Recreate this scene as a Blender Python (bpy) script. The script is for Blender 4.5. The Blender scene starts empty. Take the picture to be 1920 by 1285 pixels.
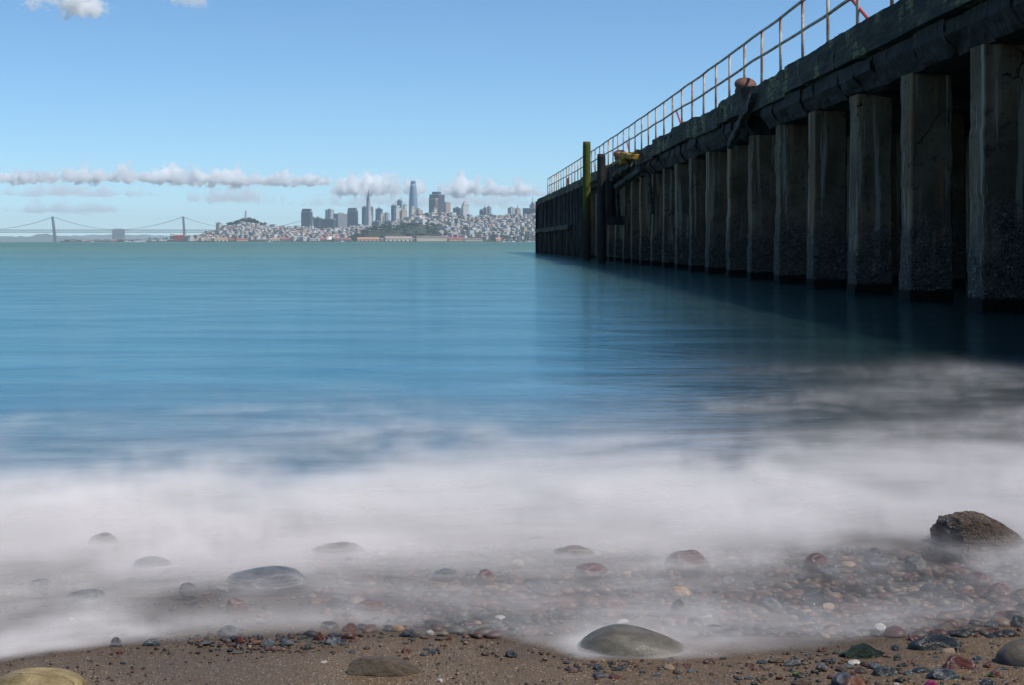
import bpy, bmesh, math, random
import numpy as np
from mathutils import Vector, Matrix, noise
R = math.radians
sc = bpy.context.scene
COL = sc.collection

# ------------------------------------------------------------------ camera
PXF, H, Y0 = 2900.0, 0.88, 453.5          # photo focal length in pixels, eye height, horizon row
cam = bpy.data.objects.new("camera", bpy.data.cameras.new("camera")); COL.objects.link(cam); sc.camera = cam
cam.data.sensor_width = 36; cam.data.lens = PXF / 1920 * 36; cam.data.shift_y = -(642.5 - Y0) / 1920
cam.data.clip_start = .05; cam.data.clip_end = 90000
cam.location = (0, 0, H); cam.rotation_euler = (R(90), 0, 0)
# ------------------------------------------------------------------ sky and sun
EL, AZ = R(57), R(116)                    # azimuth clockwise from +Y (the view direction)
w = bpy.data.worlds.new("World"); sc.world = w; w.use_nodes = True
bg = w.node_tree.nodes['Background']; sky = w.node_tree.nodes.new('ShaderNodeTexSky'); sky.sky_type = 'NISHITA'
sky.sun_disc = False; sky.sun_elevation = EL; sky.sun_rotation = AZ
sky.altitude = 0; sky.air_density = 0.7; sky.dust_density = 0.0; sky.ozone_density = 6.0
tint = w.node_tree.nodes.new('ShaderNodeVectorMath'); tint.operation = 'MULTIPLY'; tint.inputs[1].default_value = (.86, 1.03, 1.05)
w.node_tree.links.new(sky.outputs[0], tint.inputs[0]); w.node_tree.links.new(tint.outputs[0], bg.inputs[0]); bg.inputs[1].default_value = .12
sun = bpy.data.objects.new("sun", bpy.data.lights.new("sun", 'SUN')); COL.objects.link(sun)
sun.data.energy = 4.6; sun.data.angle = R(1.6); sun.data.color = (1, .95, .88)
sun.rotation_euler = Vector((math.sin(AZ)*math.cos(EL), math.cos(AZ)*math.cos(EL), math.sin(EL))).to_track_quat('Z', 'Y').to_euler()
sc.view_settings.view_transform = 'Standard'; sc.view_settings.look = 'None'
sc.view_settings.exposure = 0.1; sc.view_settings.gamma = 1.0
sc.cycles.use_denoising = True; sc.cycles.volume_bounces = 10; sc.cycles.max_bounces = 12
sc.cycles.transparent_max_bounces = 96; sc.cycles.caustics_reflective = False; sc.cycles.caustics_refractive = False

# ------------------------------------------------------------------ helpers
def tag(o, label=None, cat=None, group=None, kind=None):
    if label: o['label'] = label
    if cat: o['category'] = cat
    if group: o['group'] = group
    if kind: o['kind'] = kind
    return o
def link(o, parent=None):
    COL.objects.link(o)
    if parent is not None: o.parent = parent
    return o
def empty(name, loc=(0, 0, 0), rz=0):
    o = bpy.data.objects.new(name, None); o.location = loc; o.rotation_euler.z = rz; o.empty_display_size = .2
    return link(o)
def mesh_obj(name, bm, mats, parent=None, smooth=False, loc=None):
    me = bpy.data.meshes.new(name); bm.to_mesh(me); bm.free()
    if not isinstance(mats, (list, tuple)): mats = [mats]
    for m in mats: me.materials.append(m)
    if smooth: me.polygons.foreach_set('use_smooth', [True]*len(me.polygons))
    o = bpy.data.objects.new(name, me)
    if loc is not None: o.location = loc
    return link(o, parent)
def grid_obj(name, P, mat, attr=None, smooth=True):
    """P: (nj, ni, 3) array of points"""
    nj, ni, _ = P.shape
    idx = np.arange(nj*ni).reshape(nj, ni)
    f = np.stack([idx[:-1, :-1], idx[:-1, 1:], idx[1:, 1:], idx[1:, :-1]], -1).reshape(-1, 4)
    if attr is not None: f = f[attr.reshape(-1)[f].max(1) > .004]
    me = bpy.data.meshes.new(name)
    me.vertices.add(nj*ni); me.vertices.foreach_set('co', P.reshape(-1).astype(np.float32))
    me.loops.add(len(f)*4); me.loops.foreach_set('vertex_index', f.reshape(-1).astype(np.int32))
    me.polygons.add(len(f)); me.polygons.foreach_set('loop_start', np.arange(0, len(f)*4, 4, dtype=np.int32))
    me.polygons.foreach_set('loop_total', np.full(len(f), 4, dtype=np.int32))
    me.update(calc_edges=True)
    if smooth: me.polygons.foreach_set('use_smooth', [True]*len(me.polygons))
    if attr is not None:
        a = me.attributes.new('cover', 'FLOAT', 'POINT'); a.data.foreach_set('value', attr.reshape(-1).astype(np.float32))
    me.materials.append(mat)
    o = bpy.data.objects.new(name, me)
    return link(o)
def add_box(bm, x0, x1, y0, y1, z0, z1, mi=0, rz=0, piv=None):
    vs = [bm.verts.new((x, y, z)) for z in (z0, z1) for (x, y) in ((x0, y0), (x1, y0), (x1, y1), (x0, y1))]
    fs = [(3, 2, 1, 0), (4, 5, 6, 7), (0, 1, 5, 4), (1, 2, 6, 5), (2, 3, 7, 6), (3, 0, 4, 7)]
    for f in fs: bm.faces.new([vs[i] for i in f]).material_index = mi
    if rz:
        piv = piv or ((x0+x1)/2, (y0+y1)/2, 0)
        bmesh.ops.rotate(bm, verts=vs, cent=piv, matrix=Matrix.Rotation(rz, 3, 'Z'))
    return vs
def add_prism(bm, poly, levels, mi=0, loc=(0, 0, 0), rz=0, cap=True):
    """poly: list of (x,y) unit outline; levels: (z, sx, sy[, dx, dy])"""
    rings = []
    c, s = math.cos(rz), math.sin(rz)
    for L in levels:
        z, sx, sy = L[:3]; dx, dy = (L[3], L[4]) if len(L) > 3 else (0, 0)
        ring = []
        for (x, y) in poly:
            X, Y = x*sx+dx, y*sy+dy
            ring.append(bm.verts.new((loc[0]+X*c-Y*s, loc[1]+X*s+Y*c, loc[2]+z)))
        rings.append(ring)
    n = len(poly)
    for a, b in zip(rings, rings[1:]):
        for i in range(n): bm.faces.new((a[i], a[(i+1) % n], b[(i+1) % n], b[i])).material_index = mi
    if cap:
        bm.faces.new(rings[-1]).material_index = mi; bm.faces.new(rings[0][::-1]).material_index = mi
SQ = [(-.5, -.5), (.5, -.5), (.5, .5), (-.5, .5)]
def ngon(n, ph=0): return [(.5*math.cos(2*math.pi*(i+ph)/n), .5*math.sin(2*math.pi*(i+ph)/n)) for i in range(n)]
CHAM = [(-.38, -.5), (.38, -.5), (.5, -.38), (.5, .38), (.38, .5), (-.38, .5), (-.5, .38), (-.5, -.38)]
def add_tube(bm, p0, p1, r0, r1=None, n=8, mi=0):
    p0, p1 = Vector(p0), Vector(p1); r1 = r0 if r1 is None else r1
    d = (p1-p0).normalized(); a = d.orthogonal().normalized(); b = d.cross(a)
    A = [bm.verts.new(p0+(a*math.cos(t)+b*math.sin(t))*r0) for t in [2*math.pi*i/n for i in range(n)]]
    B = [bm.verts.new(p1+(a*math.cos(t)+b*math.sin(t))*r1) for t in [2*math.pi*i/n for i in range(n)]]
    for i in range(n): bm.faces.new((A[i], A[(i+1) % n], B[(i+1) % n], B[i])).material_index = mi
    bm.faces.new(B).material_index = mi; bm.faces.new(A[::-1]).material_index = mi
def add_poly_tube(bm, pts, r, n=6, mi=0):
    rings = []
    for k, p in enumerate(pts):
        p = Vector(p); d = (Vector(pts[min(k+1, len(pts)-1)])-Vector(pts[max(k-1, 0)])).normalized()
        a = d.cross(Vector((0, 0, 1)));
        a = a.normalized() if a.length > 1e-4 else Vector((1, 0, 0)); b = d.cross(a)
        rings.append([bm.verts.new(p+(a*math.cos(2*math.pi*i/n)+b*math.sin(2*math.pi*i/n))*r) for i in range(n)])
    for A, B in zip(rings, rings[1:]):
        for i in range(n): bm.faces.new((A[i], A[(i+1) % n], B[(i+1) % n], B[i])).material_index = mi
    bm.faces.new(rings[0][::-1]); bm.faces.new(rings[-1])
def fix(bm): bmesh.ops.recalc_face_normals(bm, faces=bm.faces[:])

# ------------------------------------------------------------------ node shorthand
class G:
    def __init__(s, name):
        s.m = bpy.data.materials.new(name); s.m.use_nodes = True; s.t = s.m.node_tree; s.t.nodes.clear()
        s.out = s.t.nodes.new('ShaderNodeOutputMaterial')
    def n(s, typ, props=None, **ins):
        nd = s.t.nodes.new('ShaderNode'+typ)
        for k, v in (props or {}).items(): setattr(nd, k, v)
        for k, v in ins.items():
            k = int(k[1:]) if k[0] == '_' and k[1:].isdigit() else k.replace('_', ' ')
            s.set(nd.inputs[k], v)
        return nd
    def set(s, sock, v):
        if isinstance(v, bpy.types.NodeSocket): s.t.links.new(v, sock)
        elif isinstance(v, (tuple, list)) and len(v) == 3 and len(sock.default_value) == 4: sock.default_value = (*v, 1)
        else: sock.default_value = v
    def math(s, op, a, b=0.0, c=0.0, clamp=False):
        nd = s.n('Math', {'operation': op, 'use_clamp': clamp}, _0=a, _1=b, _2=c); return nd.outputs[0]
    def noise(s, vec, scale, detail=4, rough=.5, dist=0, out=0):
        return s.n('TexNoise', None, Vector=vec, Scale=scale, Detail=detail, Roughness=rough, Distortion=dist).outputs[out]
    def map(s, vec, sc_=(1, 1, 1), loc=(0, 0, 0)):
        return s.n('Mapping', None, Vector=vec, Scale=sc_, Location=loc).outputs[0]
    def ramp(s, fac, stops, interp='LINEAR'):
        nd = s.t.nodes.new('ShaderNodeValToRGB'); s.set(nd.inputs[0], fac); cr = nd.color_ramp; cr.interpolation = interp
        while len(cr.elements) < len(stops): cr.elements.new(.5)
        for e, (p, c) in zip(cr.elements, stops):
            e.position = p; e.color = (c, c, c, 1) if isinstance(c, (int, float)) else (*c, 1)
        return nd.outputs[0]
    def mix(s, f, a, b, blend='MIX'):
        nd = s.t.nodes.new('ShaderNodeMix'); nd.data_type = 'RGBA'; nd.blend_type = blend; nd.clamp_factor = True
        s.set(nd.inputs[0], f); s.set(nd.inputs[6], a); s.set(nd.inputs[7], b); return nd.outputs[2]
    def maprange(s, v, a, b, c=0., d=1., smooth=True):
        return s.n('MapRange', {'interpolation_type': 'SMOOTHSTEP' if smooth else 'LINEAR'}, Value=v, From_Min=a, From_Max=b, To_Min=c, To_Max=d).outputs[0]
    def pos(s): return s.n('NewGeometry').outputs['Position']
    def obj(s): return s.n('TexCoord').outputs['Object']
    def sep(s, v): return s.n('SeparateXYZ', None, Vector=v).outputs
    def bump(s, h, strength=.5, dist=.01): return s.n('Bump', None, Height=h, Strength=strength, Distance=dist).outputs[0]
    def bsdf(s, color, rough=.6, spec=.4, metal=0., normal=None, **kw):
        b = s.n('BsdfPrincipled'); s.set(b.inputs['Base Color'], color); s.set(b.inputs['Roughness'], rough)
        s.set(b.inputs['Specular IOR Level'], spec); s.set(b.inputs['Metallic'], metal)
        if normal is not None: s.set(b.inputs['Normal'], normal)
        for k, v in kw.items(): s.set(b.inputs[k.replace('_', ' ')], v)
        return b.outputs[0]
    def done(s, sh): s.t.links.new(sh, s.out.inputs['Surface']); return s.m

def plain(name, c, rough=.7, var=.25, scale=.05, spec=.3, metal=0.):
    g = G(name); v = g.noise(g.pos(), scale, 4)
    col = g.mix(v, tuple(x*(1-var) for x in c), tuple(min(1, x*(1+var)) for x in c))
    return g.done(g.bsdf(col, rough, spec, metal))

# ================================================================== WATER'S EDGE: profile functions
EDGE = [(-3, 3.15), (-1.07, 3.22), (-.87, 3.34), (-.66, 3.42), (-.37, 3.45), (-.07, 3.44), (.045, 3.35), (.14, 3.25), (.37, 3.24), (.61, 3.31), (.87, 3.42), (1.15, 3.52), (1.6, 3.62), (6, 4.2)]
EX = np.array([e[0] for e in EDGE]); EY = np.array([e[1] for e in EDGE])
def edge_y(x): return np.interp(x, EX, EY)
def sand_z(x, y):
    d = edge_y(x) - y
    z = np.where(d > 0, d*.035, d*.045)
    z = np.where(d < -1.8, -.081 + (d+1.8)*.09, z)
    return np.maximum(z, -3.0)
def sz(x, y): return float(sand_z(np.array(x), np.array(y)))
def ground(px, py, level=None):
    """point of the beach (or still water sheet) seen at a photo position"""
    D = H*PXF/(py-Y0)
    for _ in range(8):
        z = sz((px-960)/PXF*D, D) if level is None else level
        D = (H-z)*PXF/(py-Y0)
    return (px-960)/PXF*D, D, z

# ------------------------------------------------------------------ beach
def sand_material():
    g = G("wet_brown_sand"); p = g.pos()
    big = g.noise(p, 2.2, 4); med = g.noise(p, 40, 4, .6); fine = g.noise(p, 420, 2, .6)
    vor = g.n('TexVoronoi', {'feature': 'F1'}, Vector=p, Scale=300.0)
    grain = g.n('SeparateColor', None, Color=vor.outputs['Color']).outputs[0]
    col = g.mix(grain, (.072, .044, .022), (.20, .132, .070))
    col = g.mix(g.maprange(grain, .965, .985), col, (.42, .34, .27))
    col = g.mix(g.maprange(big, .35, .65), g.mix(.42, col, (.060, .039, .023)), col)
    xx, yy_, zz_ = g.sep(p)
    col = g.mix(g.maprange(zz_, -.012, .004, .72, 0), col, (.020, .016, .013))
    col = g.mix(g.maprange(med, .55, .75), col, g.mix(.4, col, (.05, .033, .022)))
    h = g.math('ADD', g.math('MULTIPLY', fine, .5), g.math('ADD', g.math('MULTIPLY', med, 1.6), g.math('MULTIPLY', vor.outputs['Distance'], 1.2)))
    return g.done(g.bsdf(col, .55, .35, normal=g.bump(h, .8, .004)))
xs = np.concatenate([np.linspace(-30, -2.2, 24)[:-1], np.linspace(-2.2, 2.6, 260), np.linspace(2.6, 40, 30)[1:]])
ys = np.concatenate([np.linspace(-15, 2.4, 14)[:-1], np.linspace(2.4, 5.5, 240), np.linspace(5.5, 60, 30)[1:]])
XX, YY = np.meshgrid(xs, ys); ZZ = sand_z(XX, YY)
rng = np.random.default_rng(5)
def smooth_noise(X, Y, f, seed=0):
    out = np.zeros_like(X); r = np.random.default_rng(seed)
    for k in range(7):
        a = r.uniform(0, 2*np.pi); ph = r.uniform(0, 6.28); ff = f*r.uniform(.5, 1.8)
        out += np.sin((X*np.cos(a)+Y*np.sin(a))*ff+ph)
    return out/7
near = np.exp(-((YY-3.4)/1.6)**2)
ZZ = ZZ + near*(smooth_noise(XX, YY, 9, 1)*.006 + smooth_noise(XX, YY, 45, 2)*.0018)
tag(grid_obj("beach", np.stack([XX, YY, ZZ], -1), sand_material()), kind="structure")

# ------------------------------------------------------------------ water (bay) sheet
def water_material():
    g = G("bay_water"); p = g.pos(); x, y, z = g.sep(p)
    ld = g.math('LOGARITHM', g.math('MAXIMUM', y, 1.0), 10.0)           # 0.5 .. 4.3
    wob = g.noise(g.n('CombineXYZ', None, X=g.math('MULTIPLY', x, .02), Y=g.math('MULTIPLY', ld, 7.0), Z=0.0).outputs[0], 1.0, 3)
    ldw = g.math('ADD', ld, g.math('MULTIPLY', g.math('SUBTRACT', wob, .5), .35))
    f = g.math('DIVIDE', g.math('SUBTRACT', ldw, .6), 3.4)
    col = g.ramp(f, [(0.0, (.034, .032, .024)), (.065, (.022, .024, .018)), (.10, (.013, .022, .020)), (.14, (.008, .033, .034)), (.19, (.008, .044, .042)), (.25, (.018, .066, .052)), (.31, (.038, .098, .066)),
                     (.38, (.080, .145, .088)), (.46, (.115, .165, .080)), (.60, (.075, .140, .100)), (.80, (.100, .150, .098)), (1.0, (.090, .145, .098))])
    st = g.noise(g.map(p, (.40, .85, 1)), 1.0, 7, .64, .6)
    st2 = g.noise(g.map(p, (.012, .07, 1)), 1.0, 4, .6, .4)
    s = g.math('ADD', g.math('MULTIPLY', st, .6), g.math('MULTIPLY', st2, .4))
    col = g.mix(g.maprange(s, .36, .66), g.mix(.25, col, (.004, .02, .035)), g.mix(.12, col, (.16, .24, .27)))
    nr = g.noise(g.map(p, (1.3, 3.0, 1)), 1.0, 5, .6, .5)
    h = g.math('ADD', g.math('MULTIPLY', nr, .15), g.math('ADD', st, st2))
    nrm = g.bump(h, .10, .25)
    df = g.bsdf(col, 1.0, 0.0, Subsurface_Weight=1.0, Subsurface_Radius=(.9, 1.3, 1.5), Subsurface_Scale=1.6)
    [n_ for n_ in g.t.nodes if n_.type == 'BSDF_PRINCIPLED'][-1].subsurface_method = 'BURLEY'
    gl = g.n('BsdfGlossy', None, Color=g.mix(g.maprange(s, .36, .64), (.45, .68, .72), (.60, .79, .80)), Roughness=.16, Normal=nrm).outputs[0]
    fr = g.n('Fresnel', None, IOR=1.33).outputs[0]
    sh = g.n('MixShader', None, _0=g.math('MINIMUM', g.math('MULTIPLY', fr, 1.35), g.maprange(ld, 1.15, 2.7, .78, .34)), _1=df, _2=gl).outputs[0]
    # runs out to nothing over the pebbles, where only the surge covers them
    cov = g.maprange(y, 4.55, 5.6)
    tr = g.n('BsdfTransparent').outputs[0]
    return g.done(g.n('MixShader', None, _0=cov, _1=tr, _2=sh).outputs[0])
ywat = np.concatenate([np.linspace(4.3, 16, 60), np.geomspace(16, 24000, 70)[1:]])
P = []
for y in ywat:
    half = 14 + y*.9
    P.append(np.stack([np.linspace(-half, half, 40), np.full(40, y), np.zeros(40)], -1))
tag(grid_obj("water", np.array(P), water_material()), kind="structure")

# ------------------------------------------------------------------ surf: translucent sheets of smeared foam
def grad_noise(x, y, seed=0):
    xi = np.floor(x).astype(np.int64); yi = np.floor(y).astype(np.int64); xf = x-xi; yf = y-yi
    def gd(ix, iy, dx, dy):
        h = (ix*374761393 + iy*668265263 + seed*982451653) & 0xffffffff
        h = ((h ^ (h >> 13))*1274126177) & 0xffffffff; h = h ^ (h >> 16)
        a = (h & 0xffff)/65536*2*np.pi
        return np.cos(a)*dx+np.sin(a)*dy
    u = xf*xf*xf*(xf*(xf*6-15)+10); v = yf*yf*yf*(yf*(yf*6-15)+10)
    n00 = gd(xi, yi, xf, yf); n10 = gd(xi+1, yi, xf-1, yf); n01 = gd(xi, yi+1, xf, yf-1); n11 = gd(xi+1, yi+1, xf-1, yf-1)
    return (n00*(1-u)+n10*u)*(1-v)+(n01*(1-u)+n11*u)*v
def fbm(x, y, octv=5, rough=.55, seed=0):
    o = np.zeros_like(x); amp = 1.0; tot = 0
    for k in range(octv): o += grad_noise(x*2**k+k*17.3, y*2**k-k*9.1, seed+k)*amp; tot += amp; amp *= rough
    return o/tot*1.6
def foam_cover(X, Y):
    py = Y0 + H*PXF/Y; px = 960 + X/Y*PXF
    rows = [640, 700, 760, 800, 830, 870, 920, 960, 1000, 1040, 1080, 1120, 1160, 1190, 1215, 1300]
    L = [0, .0, .015, .05, .13, .26, .56, .66, .58, .56, .54, .50, .46, .48, .54, .54]
    C = [0, .005, .03, .07, .15, .30, .62, .70, .58, .47, .40, .37, .38, .44, .52, .54]
    Rr = [.005, .03, .14, .22, .20, .26, .46, .60, .54, .42, .33, .29, .30, .37, .46, .54]
    l = np.interp(py, rows, L); c = np.interp(py, rows, C); r = np.interp(py, rows, Rr)
    t = np.clip((px-950+(800-py)*.8)/750, 0, 1); t = t*t*(3-2*t)
    u = np.clip((px-0)/900, 0, 1)
    v = (l*(1-u)+c*u)*(1-t) + r*t
    e = np.clip((Y-edge_y(X)+.02+grad_noise(X*9, Y*9, 4)*.03)/.14, 0, 1)    # the wash ends at the water line
    # torn, drifting texture of the smeared wash
    sx = X*.9-Y*.25; sy = Y*.75-X*.10
    wx = fbm(sx*.8, sy*.9, 3, .5, 11)*.9; wy = fbm(sx*.8+7, sy*.9, 3, .5, 12)*.7
    a = fbm(sx*1.1+wx, sy*1.4+wy, 6, .60, 21)
    b = fbm(sx*2.2+wx*1.5, sy*6.5+wy*3.0, 6, .62, 22)
    d = fbm(sx*.45, sy*.6, 2, .5, 23)
    f = fbm(X*5+wx*3, Y*9+wy*4, 4, .65, 24)
    h_ = fbm(sx*3.2+wx*2, sy*19+wy*7, 4, .6, 25)
    amp = a*.9+b*1.0+d*.75+f*.34+h_*.55
    q = np.clip(v, 1e-4, .97); q = np.log(q/(1-q)) + amp*2.4
    v = np.minimum(1/(1+np.exp(-q)), .93)*np.clip(v/.02, 0, 1)*e**.8
    return v*np.clip((13-Y)/3, 0, 1)
NS = 12
def foam_material(k):
    g = G("surf_foam"); cov = g.n('Attribute', {'attribute_name': 'cover'}).outputs['Fac']
    wgt = .225*.80**k
    al = g.math('SUBTRACT', 1.0, g.math('POWER', g.math('SUBTRACT', 1.0, cov), wgt))
    df = g.n('BsdfDiffuse', None, Color=(.79, .765, .765), Roughness=1.0).outputs[0]
    tr = g.n('BsdfTransparent').outputs[0]
    return g.done(g.n('MixShader', None, _0=al, _1=tr, _2=df).outputs[0])
yy = H*PXF/(np.linspace(1330, 640, 330)-Y0); uu = np.linspace(-900, 3000, 760)
YY = np.repeat(yy[:, None], len(uu), 1); XX = (uu[None, :]-960)/PXF*YY
COV = foam_cover(XX, YY)
foam_root = empty("surf"); tag(foam_root, "pale misty surf smeared over the pebbles and the water near the beach", "surf", kind="stuff")
for k in range(NS):
    base = np.maximum(0.003, sand_z(XX, YY)+.006)
    Zk = base + (.0015+.0054*k)*np.clip((YY-3.2)/.5, .12, 1) + grad_noise(XX*5, YY*7, 30+k)*.004 + grad_noise(XX*16, YY*22, 60+k)*.0022*(1+k*.3)
    o = grid_obj("foam_sheet", np.stack([XX, YY, np.maximum(Zk, base-.003)], -1), foam_material(k), COV)
    o.parent = foam_root; o['kind'] = "stuff"

# ================================================================== STONES
def stone_material(name, c1, c2, rough=.25, sc_=18, speck=None, veins=False, bump=.4):
    g = G(name); p = g.obj(); oi = g.n('ObjectInfo').outputs['Random']
    q = g.n('VectorMath', {'operation': 'ADD'}, _0=p, _1=g.n('CombineXYZ', None, X=g.math('MULTIPLY', oi, 37.0), Y=0.0, Z=0.0).outputs[0]).outputs[0]
    n1 = g.noise(q, sc_*.12, 5, .6, .4); n2 = g.noise(q, sc_, 4, .65)
    col = g.mix(g.maprange(n1, .35, .68), c1, c2)
    col = g.mix(g.maprange(n2, .52, .7, 0, .5), col, tuple(x*.45 for x in c1))
    col = g.mix(g.math('MULTIPLY', oi, .35), col, tuple(x*.5 for x in c1))
    if speck: col = g.mix(g.maprange(g.noise(q, sc_*2.2, 2), .62, .68), col, speck)
    if veins:
        v = g.n('TexVoronoi', {'feature': 'DISTANCE_TO_EDGE'}, Vector=g.n('VectorMath', {'operation': 'ADD'}, _0=q, _1=g.noise(q, .9, 3, out=1)).outputs[0], Scale=.55)
        col = g.mix(g.maprange(v.outputs[0], .0, .012), tuple(x*.25 for x in c1), col)
    r = g.maprange(n2, .3, .7, rough*.45, min(1, rough*1.2))
    return g.done(g.bsdf(col, r, .5, normal=g.bump(g.math('ADD', n1, g.math('MULTIPLY', n2, .5)), bump, .05)))
SM = {
 'dark slate': stone_material("slate_stone", (.012, .015, .018), (.035, .042, .048), .3),
 'grey': stone_material("grey_stone", (.05, .055, .058), (.12, .125, .13), .4),
 'blue-grey': stone_material("blue_grey_stone", (.022, .030, .038), (.065, .080, .090), .32),
 'green-grey': stone_material("green_grey_stone", (.022, .028, .022), (.06, .07, .052), .35),
 'red-brown': stone_material("red_brown_stone", (.045, .012, .008), (.14, .045, .03), .28),
 'brown': stone_material("brown_stone", (.05, .032, .02), (.13, .085, .055), .4),
 'tan': stone_material("tan_stone", (.20, .13, .075), (.36, .26, .17), .5),
 'rusty orange': stone_material("orange_stone", (.10, .04, .015), (.22, .10, .035), .4),
 'white': stone_material("white_stone", (.32, .29, .25), (.55, .51, .46), .45),
}
sandstone = stone_material("yellow_sandstone", (.17, .125, .05), (.31, .235, .115), .75, 14, veins=True, bump=.3)
dome_mat = stone_material("smooth_grey_stone", (.082, .072, .054), (.150, .134, .102), .62, 30, bump=.2)
sandy_mat = stone_material("sand_coated_stone", (.085, .06, .038), (.16, .12, .08), .8, 40, speck=(.05, .035, .02), bump=.6)
craggy_mat = stone_material("craggy_wet_rock", (.085, .062, .044), (.30, .225, .165), .3, 7, speck=(.18, .075, .03), bump=2.0)
green_mat = stone_material("green_craggy_rock", (.018, .032, .024), (.055, .085, .062), .3, 7, bump=1.2)
magenta = plain("magenta_shard", (.16, .008, .06), .25, .3, 40, .6)

def rock_bm(seed, sub=4, cuts=6, rough=.05, flat_bottom=False, fine=.0):
    rd = random.Random(seed); bm = bmesh.new(); bmesh.ops.create_icosphere(bm, subdivisions=sub, radius=1)
    pl = []
    for _ in range(cuts):
        n = Vector((rd.gauss(0, 1), rd.gauss(0, 1), rd.gauss(0, .8))).normalized(); pl.append((n, rd.uniform(.62, .9)))
    off = Vector((rd.uniform(0, 50), rd.uniform(0, 50), 0))
    for v in bm.verts:
        c = v.co.copy()
        for n, d in pl:
            e = c.dot(n)-d
            if e > 0: c -= n*e*.85
        k = noise.noise(c*1.2+off)*rough*2.2+noise.noise(c*3.1+off)*rough
        if fine: k += noise.fractal(c*5+off, 1., 2., 4)*fine
        v.co = c*(1+k)
    return bm
PROTO = {}
for kind, args in {'rounded': dict(cuts=2, rough=.05), 'flat': dict(cuts=3, rough=.05), 'angular': dict(cuts=11, rough=.07), 'long': dict(cuts=4, rough=.06)}.items():
    for i in range(4):
        bm = rock_bm(100+i*7+len(kind), 3, **args)
        me = bpy.data.meshes.new(kind+"_stone_shape"); bm.to_mesh(me); bm.free(); me.materials.append(SM['grey'])
        me.polygons.foreach_set('use_smooth', [kind != 'angular']*len(me.polygons)); PROTO[kind, i] = me
STONES = []
def put_stone(o, l, r, top, base, deep=.8, bury=.3, rz=0, mist=False, tilt=0, sink=.78):
    pxc = (l+r)/2
    x, D, z = ground(pxc, base, 0.0 if mist and base < 1170 else None)
    W = (r-l)/PXF*D; d = W*deep; app = (base-top)/PXF*D
    h = max(app*.45, app-.5*d*math.sin(math.atan(H/D))*.9)
    if mist: h *= sink
    hz_ = h*(1.0+.35*bury)
    yc = D + d/2*.75
    zz = sz(x, yc)
    if mist: zz = max(zz, -.03)
    o.location = (pxc_x(pxc, yc), yc, (z if not mist else max(0., z)) + h - hz_)
    o.scale = (W/2*1.04, d/2, hz_); o.rotation_euler = (0, tilt, rz)
    STONES.append((o.location.x, o.location.y, W/2))
    return o
def pxc_x(px, D): return (px-960)/PXF*D
def big(name, label, cat, mat, box, seed, sub=4, cuts=5, rough=.05, fine=0., smooth=True, **kw):
    bm = rock_bm(seed, sub, cuts, rough, fine=fine)
    o = mesh_obj(name, bm, mat, smooth=smooth); tag(o, label, cat)
    return put_stone(o, *box, **kw)
big("sandstone_boulder", "yellow cracked sandstone boulder at the bottom left corner of the sand", "boulder", sandstone, (-25, 172, 1249, 1325), 3, 5, 3, .035, .008, bury=.35)
big("sand_covered_stone", "brown sand-coated stone with a dark hollow, half buried in the open sand", "stone", sandy_mat, (640, 792, 1229, 1268), 12, 5, 3, .05, .015, bury=.3, tilt=.08, deep=.5)
def reprofile(bm, peak, k):
    x0 = min(v.co.x for v in bm.verts); x1 = max(v.co.x for v in bm.verts)
    for v in bm.verts:
        t = (v.co.x-x0)/(x1-x0); c = math.sqrt(max(.02, 1-(2*t-1)**2))
        f = max(0, math.sin(min(1, t/peak)*math.pi/2))**k if t < peak else max(0, math.cos((t-peak)/(1-peak)*math.pi/2))**1.0
        v.co.z *= min(f/c, 1.6)
# the smooth dome: longer, tapering to the right
bm = rock_bm(21, 5, 2, .02)
reprofile(bm, .36, .75)
o = mesh_obj("dome_stone", bm, dome_mat, smooth=True)
tag(o, "large smooth grey-green domed stone lying where the surf meets the sand", "boulder"); put_stone(o, 1078, 1300, 1170, 1234, .75, .35)
bm = rock_bm(33, 6, 10, .05, fine=.05)
reprofile(bm, .30, .28)
o = mesh_obj("wet_boulder", bm, craggy_mat, smooth=True)
tag(o, "big craggy wet brown boulder standing out of the surf at the right", "boulder"); put_stone(o, 1741, 1952, 955, 1036, .8, .3, mist=True, sink=1.0)
big("flat_black_stone", "long flat black stone on the sand with pale pebbles against it", "stone", SM['dark slate'], (1704, 1806, 1187, 1220), 41, 4, 3, .05, deep=.5, bury=.25)
big("craggy_green_stone", "craggy dark green stone at the edge of the wash", "stone", green_mat, (1570, 1660, 1206, 1234), 42, 5, 9, .08, .06, deep=.7)
big("brown_boulder", "smooth grey-brown boulder cut by the right edge of the photo", "boulder", stone_material("dull_brown_stone", (.06, .048, .034), (.11, .09, .066), .7, 30, bump=.2), (1867, 1990, 1197, 1250), 43, 4, 2, .04)
big("red_wet_stone", "glossy dark red stone on the sand left of the grey-brown boulder", "stone", SM['red-brown'], (1764, 1828, 1230, 1257), 44, 4, 4, .06, deep=.7)
big("rusty_stone", "rust-brown rounded stone cut by the bottom edge of the photo", "stone", stone_material("rust_stone", (.08, .03, .015), (.20, .08, .04), .4), (1574, 1626, 1268, 1300), 45, 4, 3, .05)
big("grey_stone", "grey rounded stone just left of the rust-brown one", "stone", SM['blue-grey'], (1558, 1606, 1260, 1288), 46, 4, 3, .05)
big("angular_slate_stone", "angular dark slate stone on the sand in the lower right", "stone", SM['dark slate'], (1632, 1686, 1249, 1268), 47, 3, 10, .06, deep=.6, smooth=False)
big("slate_block", "small square black stone above the angular slate", "stone", SM['dark slate'], (1680, 1706, 1240, 1252), 48, 3, 12, .03, deep=.7, smooth=False)
big("striped_grey_stone", "long wet grey stone with pale streaks below the dark red stone", "stone", SM['blue-grey'], (1738, 1800, 1251, 1275), 49, 4, 6, .08, deep=.6)
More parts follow.
